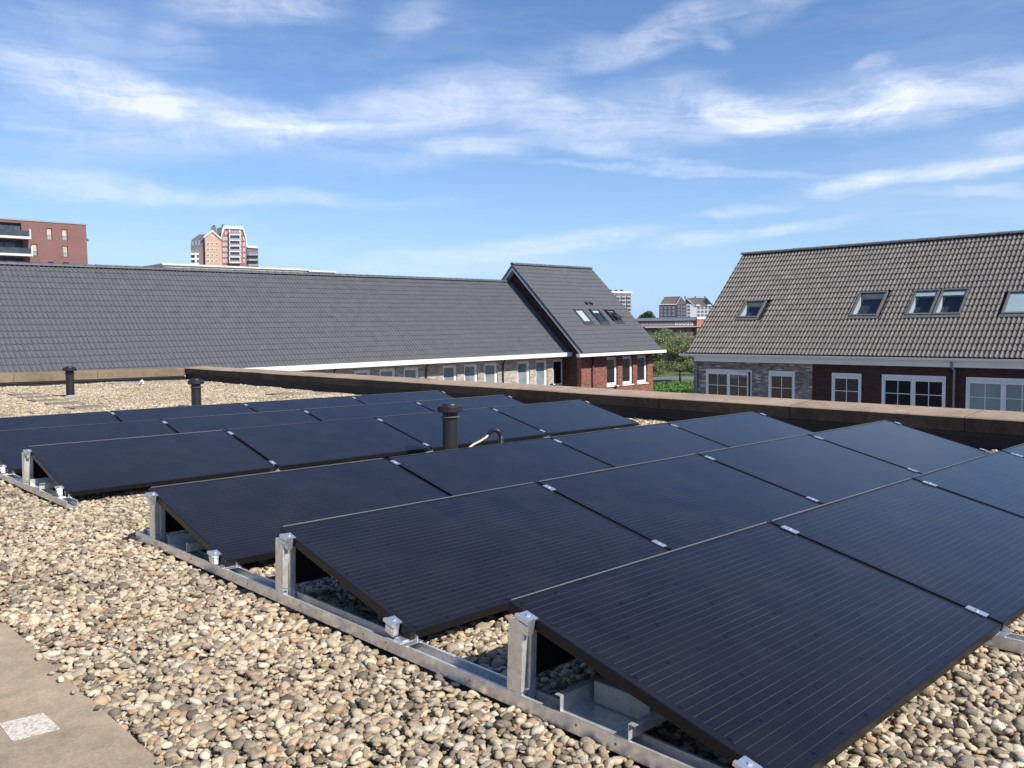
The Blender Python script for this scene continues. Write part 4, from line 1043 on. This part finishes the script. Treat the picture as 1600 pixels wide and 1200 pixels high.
def fw(dy, px0, py0, px1, py1, glass='far_glass', frame='far_white', par=h, conv=c6):
    a, b = conv(px0, py0), conv(px1, py1); facade_win(par, dy, a.x, b.x, min(a.z, b.z), max(a.z, b.z), glass, frame, .25, .12)
for r in range(5):
    for c in range(3): fw(DT, 285+c*45, 290+r*60, 316+c*45, 322+r*60)
fw(DT, 333, 225, 357, 255)
for r in range(6):
    y = 178+r*58
    for x in ((452, 480, 625, 665) if r else (478, 625)): fw(DT, x, y, x+22, y+34)
    a, b = c6(520, y+32), c6(640, y+32)
    m = MB(); m.bx(CAM.x+a.x, CAM.x+b.x, CAM.y+DT-1.8, CAM.y+DT-.01, CAM.z+a.z-.5, CAM.z+a.z+.1); bal = m.build('balcony', M['far_white'], h)
    m = MB(); m.bx(CAM.x+a.x, CAM.x+b.x, CAM.y+DT-1.8, CAM.y+DT-1.7, CAM.z+a.z+.11, CAM.z+a.z+1.0); m.build('railing', M['far_grey'], bal)
    fw(DT, 528, y-6, 578, y+30, frame='far_white'); fw(DT, 584, y-6, 630, y+30, frame='far_white')
    m = MB()
    for xx in (a.x, b.x-.5): m.bx(CAM.x+xx, CAM.x+xx+.5, CAM.y+DT-1.69, CAM.y+DT-1.3, CAM.z+a.z+.11, CAM.z+a.z+2.5)
    m.build('column', M['far_white'], bal)
for r in range(3):
    y = 392+r*56
    a, b = c6(722, y+30), c6(824, y+30)
    m = MB(); m.bx(CAM.x+a.x, CAM.x+b.x, CAM.y+DT-.6, CAM.y+DT+.99, CAM.z+a.z-.3, CAM.z+a.z+.7); m.build('balcony', M['far_grey'], h)
    for x in (735, 780): fw(DT+1.0, x, y, x+32, y+30, frame='far_grey')
for c in range(4): fw(DT+2.2, 132+c*33, 275-c*4, 148+c*33, 320-c*4, frame='far_grey')
for r in range(3):
    y = 385+r*52; a, b = c6(114, y+28), c6(205, y+28)
    m = MB(); m.bx(CAM.x+a.x, CAM.x+b.x, CAM.y+DT-.2, CAM.y+DT+1.99, CAM.z+a.z-.4, CAM.z+a.z+.6); m.build('balcony', M['far_white'], h)
    for x in (125, 165): fw(DT+2.0, x, y-8, x+30, y+24, frame='far_grey')
m = MB()
for x in (160, 172): p = c6(x, 400); m.bx(CAM.x+p.x, CAM.x+p.x+.5, CAM.y+DT-.3, CAM.y+DT+.2, CAM.z+c6(160, 540).z, CAM.z+p.z)
m.build('column', M['far_white'], h)

# grey slab tower
DG = 410.0
c2 = lambda a, b: at(960+a*.15, 440+b*.15, dy=DG)
h = thing('grey_tower', 'distant grey tower block with rows of balconies behind the red house', 'building', rel(505, DG, -6.8))
a, b = c2(-60, 120), c2(178, 112)
m = MB(); m.bx(CAM.x+a.x, CAM.x+b.x, CAM.y+DG, CAM.y+DG+14, GZ, CAM.z+b.z-.8); m.build('wall', M['far_grey'], h)
m = MB(); m.bx(CAM.x+a.x-.3, CAM.x+b.x+.3, CAM.y+DG-.6, CAM.y+DG+14.2, CAM.z+b.z-.79, CAM.z+b.z+.6); m.build('roof_edge', M['far_white'], h)
for r in range(8):
    for c in range(4):
        x0 = -50+c*57; y0 = 132+r*40
        q, w_ = c2(x0, y0), c2(x0+45, y0+26)
        m = MB(); m.bx(CAM.x+q.x, CAM.x+w_.x, CAM.y+DG-.35, CAM.y+DG-.01, CAM.z+w_.z, CAM.z+q.z); wv = m.build('window', M['far_dark'], h)
        m = MB(); m.bx(CAM.x+q.x-.2, CAM.x+w_.x+.2, CAM.y+DG-1.2, CAM.y+DG-.36, CAM.z+w_.z-.6, CAM.z+w_.z+.75); m.build('balcony', M['far_grey'], wv)
for c in range(3):
    q = c2(15+c*57, 112); m = MB(); m.bx(CAM.x+q.x-.7, CAM.x+q.x+.7, CAM.y+DG+4, CAM.y+DG+6, CAM.z+q.z, CAM.z+q.z+2.2); m.build('chimney', M['far_dark'], h)

# dark gabled apartments and the white one behind
def gab(name, label, D_, conv, wall_pts, roof_pts, gable_pts, wm, rm, gm_, wins, wf):
    h = thing(name, label, 'building', rel(conv(*wall_pts[0]).x, D_, -6.8), 'gabled apartment buildings on the skyline'); TURNED.append((h, FA))
    def poly(nm, pts, dep, mat, dyo=0):
        m = MB(); m.prism([rel(conv(*p).x, D_+dyo, conv(*p).z) for p in pts], (0, dep, 0)); return m.build(nm, mat, h)
    poly('wall', wall_pts, 14, wm); poly('roof', roof_pts, 9, rm, 1.0)
    if gable_pts: poly('gable_wall', gable_pts, 12, gm_, .5)
    for q in wins: 
        a, b = conv(q[0], q[1]), conv(q[2], q[3]); facade_win(h, D_, a.x, b.x, min(a.z, b.z), max(a.z, b.z), 'far_glass', wf, .3, .15)
    return h, poly
FA = Facing(1075); DA = 560.0
cA = lambda a, b: FA(960+a*.15, 440+b*.15, DA)
wins = [(478+c*42, 262+r*36, 500+c*42, 284+r*36) for r in range(4) for c in range(4)] + [(660+c*30, 250+r*36, 680+c*30, 275+r*36) for r in range(4) for c in range(3)]
h, poly = gab('gabled_apartments', 'dark brick apartment building with pitched roof on the skyline', DA, cA, [(466, 420), (752, 420), (752, 235), (690, 240), (466, 240)],
    [(466, 240), (640, 238), (692, 152), (522, 158)], [(640, 420), (752, 420), (752, 235), (696, 155), (640, 235)], M['far_dark'], M['far_brown'], M['far_brown'], wins, 'far_grey')
for a, b in (((462, 242), (520, 152)), ((636, 240), (692, 150))): poly('verge', [a, b, (b[0]+7, b[1]), (a[0]+7, a[1])], 1.2, M['far_white'], -.3)
poly('eave_band', [(466, 243), (640, 241), (640, 232), (466, 234)], 1.0, M['far_white'], -.35)
wins = [(865+c*40, 262+r*38, 890+c*40, 285+r*38) for r in range(3) for c in range(5)] + [(760, 245+r*36, 790, 270+r*36) for r in range(4)]
h, poly = gab('white_apartments', 'white apartment building with grey pitched roof and white dormers on the skyline', DA, cA, [(752, 420), (1100, 420), (1100, 262), (840, 262), (820, 235), (752, 235)],
    [(840, 264), (1040, 262), (960, 168), (758, 168)], [(738, 330), (838, 330), (838, 258), (738, 170)], M['far_white'], M['far_brown'], M['far_slate'], wins, 'far_grey')
for x in (870, 985): poly('dormer', [(x-25, 256), (x+30, 256), (x+20, 238), (x-15, 236)], 3, M['far_white'], -.4)
for x in (735, 842, 945): poly('chimney', [(x-7, 172), (x+7, 172), (x+7, 150), (x-7, 150)], 2, M['far_dark'], 4)
for a, b in (((745, 170), (838, 258)), ((958, 166), (1050, 262))): poly('verge', [a, b, (b[0]+8, b[1]), (a[0]+8, a[1])], 1.2, M['far_white'], -.3)

# long low red brick building
DR = 105.0
cR = lambda a, b: at(960+a*.15, 440+b*.15, dy=DR)
h = thing('school_building', 'long low red brick building with flat roof behind the trees', 'building', rel(145, DR, -6.8))
a, b = cR(190, 392), cR(862, 378)
zt = cR(700, 382).z
m = MB(); m.bx(CAM.x+a.x-6, CAM.x+b.x-1.2, CAM.y+DR, CAM.y+DR+16, GZ, CAM.z+zt-.5); m.build('wall', M['far_brick'], h)
m = MB(); m.bx(CAM.x+a.x-6.3, CAM.x+b.x-1.2, CAM.y+DR-.6, CAM.y+DR+16.2, CAM.z+zt-.49, CAM.z+zt); m.build('roof_edge', M['far_slate'], h)
for c in range(15):
    x0 = 280+c*39
    q, w_ = cR(x0, 420), cR(x0+26, 452); facade_win(h, DR, q.x, w_.x, w_.z, q.z, 'far_glass', 'far_grey' if c < 9 else 'far_white', .1, .06)
q, w_ = cR(270, 466), cR(862, 476); m = MB(); m.bx(CAM.x+q.x, CAM.x+w_.x, CAM.y+DR-1.2, CAM.y+DR-.01, CAM.z+cR(600, 476).z, CAM.z+cR(600, 466).z); m.build('canopy', M['far_grey'], h)
for c in range(10):
    x0 = 290+c*58
    q, w_ = cR(x0, 486), cR(x0+44, 560); facade_win(h, DR, q.x, w_.x, w_.z, q.z, 'far_glass', 'far_dark', .1, .06)
h = thing('brick_annex', 'sunlit orange red brick end block beside the brown tiled roof', 'building', rel(155, DR-.8, -6.8))
cN = lambda a, b: at(960+a*.15, 440+b*.15, dy=DR-.8)
q = cN(860, 376); m = MB(); m.bx(CAM.x+q.x, CAM.x+q.x+22, CAM.y+DR-.8, CAM.y+DR+15, GZ, CAM.z+q.z-.35); m.build('wall', plain('annex_brick', (.36, .145, .095), .9, 0, .1, .4), h)
m = MB(); m.bx(CAM.x+q.x-.2, CAM.x+q.x+22.2, CAM.y+DR-1.0, CAM.y+DR+15.2, CAM.z+q.z-.349, CAM.z+q.z+.15); m.build('roof_edge', M['far_white'], h)
w_ = cN(905, 520); facade_win(h, DR-.8, w_.x, w_.x+1.6, w_.z-1.2, w_.z+.4, 'far_glass', 'far_white', .1, .06)

# ------------------------------------------------------------------ trees, hedge, far wood
def tree(label, base, ht, crown_c, crown_r, n, leaf, mat, group=None, trunk_r=.13, spread=None, name='tree', droop=.0):
    """base on the ground, crown an uneven cloud of leaf faces round several limbs"""
    t = thing(name, label, 'tree', base, group)
    base = Vector(base); cc = base + Vector(crown_c); rx, ry, rz = crown_r
    tm = MB(); top = cc + Z*rz*.3
    tm.tube([base, base.lerp(cc, .35), base.lerp(cc, .75) + Vector((.05*rx, 0, 0)), top], [trunk_r, trunk_r*.8, trunk_r*.55, trunk_r*.2], 9)
    limbs = []
    nl = 11
    for k in range(nl):
        a = 2*math.pi*k/nl*1.7+random.uniform(-.3, .3); lo = base.lerp(cc, random.uniform(.45, .95))
        rr = random.uniform(.55, .95); zz = random.uniform(-.6, .85)
        hz = math.sqrt(max(0.05, 1-zz*zz)); e = cc + Vector((math.cos(a)*rx*rr*hz, math.sin(a)*ry*rr*hz, zz*rz))
        mid = lo.lerp(e, .5) + Z*.12*rz; tm.tube([lo, mid, e], [trunk_r*.42, trunk_r*.26, trunk_r*.08], 6); limbs.append((lo, mid, e))
    tm.build('trunk', M['bark'], t, smooth=True)
    cl = [(e, random.uniform(.28, .46)) for _, _, e in limbs] + [(m_, random.uniform(.25, .4)) for _, m_, _ in limbs] + [(cc, .5), (cc + Z*rz*.6, .4)]
    for _ in range(14):
        v = Vector(rng.normal(size=3)).normalized(); cl.append((cc + Vector((v.x*rx, v.y*ry, v.z*rz))*random.uniform(.55, .98), random.uniform(.18, .32)))
    V, F = [], []
    for k in range(n):
        c, rr = random.choice(cl); v = Vector(rng.normal(size=3)); v.normalize(); v = v*(random.random()**.45)
        p = c + Vector((v.x*rx, v.y*ry, v.z*rz*.8))*rr
        if p.z < base.z+.25: continue
        d = Vector(rng.normal(size=3)) + Vector((0, 0, .3)); d.normalize(); u_ = d.orthogonal().normalized(); u_ = (Matrix.Rotation(random.uniform(0, 6.28), 3, d) @ u_); w_ = d.cross(u_)
        if droop: u_ = (u_*(1-droop) - Z*droop).normalized(); w_ = u_.cross(d); w_.normalize()
        s_ = leaf*random.uniform(.6, 1.3); i = len(V)
        V += [tuple(p-u_*s_*.5), tuple(p+w_*s_*.22), tuple(p+u_*s_*.55), tuple(p-w_*s_*.24)]; F.append((i, i+1, i+2, i+3))
    m = MB(); m.v, m.f = V, F; m.build('crown', mat, t)
    return t
def gpt(px, py): p = at(px, py, dz=-6.8); return CAM + p
b0 = gpt(1058, 597); R_side = Vector((ax_r.x, ax_r.y, 0)).normalized()
tree('bushy green tree on the lawn between the two tiled roofs', b0 + R_side*.35, 5.9, (0, 0, 3.15), (2.55, 2.55, 2.1), 6800, .23, M['leaf'], droop=.15, trunk_r=.14)
bgp = [(1016, 1.0, 112, 3.4, 6.8, 'leaf', 'pale loose tree close to the red house gutter, behind the lawn'), (1030, .6, 126, 3.0, 6.6, 'leaf_dark', 'darker tree behind the pale one left of the bushy tree'),
       (1046, .3, 132, 3.2, 7.4, 'leaf', 'feathery tree in front of the low red building'), (1074, .5, 124, 3.0, 6.2, 'leaf', 'rounded tree at the right edge of the lawn gap'), (1092, .4, 118, 3.0, 5.6, 'leaf_dark', 'dark tree half hidden behind the brown roofed house')]
for px, jx, D_, r_, ht_, mt, lb in bgp:
    ht_ *= .82; r_ *= .9
    p = at(px, 560, D=D_); b = Vector((CAM.x+p.x, CAM.y+p.y, GZ))
    tree(lb, b, ht_, (0, 0, ht_*.55), (r_, r_, ht_*.45), 5200, .30, M[mt], 'trees behind the lawn', trunk_r=.12, droop=.35)
for px, D_, r_, lb in ((1028, 108, 1.5, 'low pale shrub at the roadside on the left of the lawn'), (1084, 110, 1.3, 'low shrub beside the corner of the grey brick wall'), (1042, 116, 1.7, 'wide bush across the road behind the tree')):
    p = at(px, 580, D=D_); b = Vector((CAM.x+p.x, CAM.y+p.y, GZ))
    tree(lb, b, 2.0, (0, 0, 1.0), (r_, r_, .95), 2400, .22, M['leaf'], 'shrubs along the road', trunk_r=.05, name='shrub')
# clipped hedge in front of the road
h = thing('hedge', 'low bright green hedge in front of the road', 'hedge', gpt(1050, 612))
pa, pb = gpt(1005, 615), gpt(1110, 614); pa.z = pb.z = GZ
V, F = [], []
dd = (pb-pa).normalized(); sd = Vector((-dd.y, dd.x, 0)); LL = (pb-pa).length
for k in range(22000):
    a_ = random.uniform(0, LL); w_ = random.uniform(-8.0, 1.1); zz = random.uniform(.05, .95)*(1 if random.random() < .5 else .95)
    if random.random() < .6: zz = .85+random.gauss(0, .08)
    p = pa + dd*a_ + sd*w_ + Z*zz; d = Vector(rng.normal(size=3)).normalized(); u_ = d.orthogonal().normalized(); w2 = d.cross(u_); s_ = random.uniform(.08, .17); i = len(V)
    V += [tuple(p-u_*s_), tuple(p+w2*s_*.5), tuple(p+u_*s_), tuple(p-w2*s_*.5)]; F.append((i, i+1, i+2, i+3))
m = MB(); m.v, m.f = V, F; m.build('foliage', M['leaf_bright'], h)
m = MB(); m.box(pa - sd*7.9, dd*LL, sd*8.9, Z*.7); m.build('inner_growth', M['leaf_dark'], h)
# far wood on the skyline
V, F = [], []
for k in range(16000):
    px = random.gauss(1010, 14) if random.random() < .55 else random.uniform(960, 1110)
    D_ = random.uniform(255, 300); p = at(px, 500, D=D_)
    top = 6.4 + 4.0*math.exp(-((px-1011)/13)**2) + .5*math.sin(px*.31)
    q = Vector((CAM.x+p.x, CAM.y+p.y, GZ + top*(1-random.random()**2*.9)))
    d = Vector(rng.normal(size=3)).normalized(); u_ = d.orthogonal().normalized(); w2 = d.cross(u_); s_ = random.uniform(.3, .7); i = len(V)
    V += [tuple(q-u_*s_), tuple(q+w2*s_*.6), tuple(q+u_*s_), tuple(q-w2*s_*.6)]; F.append((i, i+1, i+2, i+3))
m = MB(); m.v, m.f = V, F; o = m.build('wood', M['leaf_dark'], None, kind='stuff'); o['label'] = 'dark green wood on the skyline behind the low red building'

# ------------------------------------------------------------------ turn the flat roof and what stands on it to its fall
FALLM = Matrix.Translation(CAM) @ Q3.to_4x4() @ Matrix.Translation(-CAM)
for o, fr in TURNED: o.matrix_world = fr.turn @ Matrix.Translation(o.location)
for o in ON_ROOF:
    b = Matrix.LocRotScale(o.location, o.rotation_euler, o.scale)
    o.matrix_world = FALLM @ b
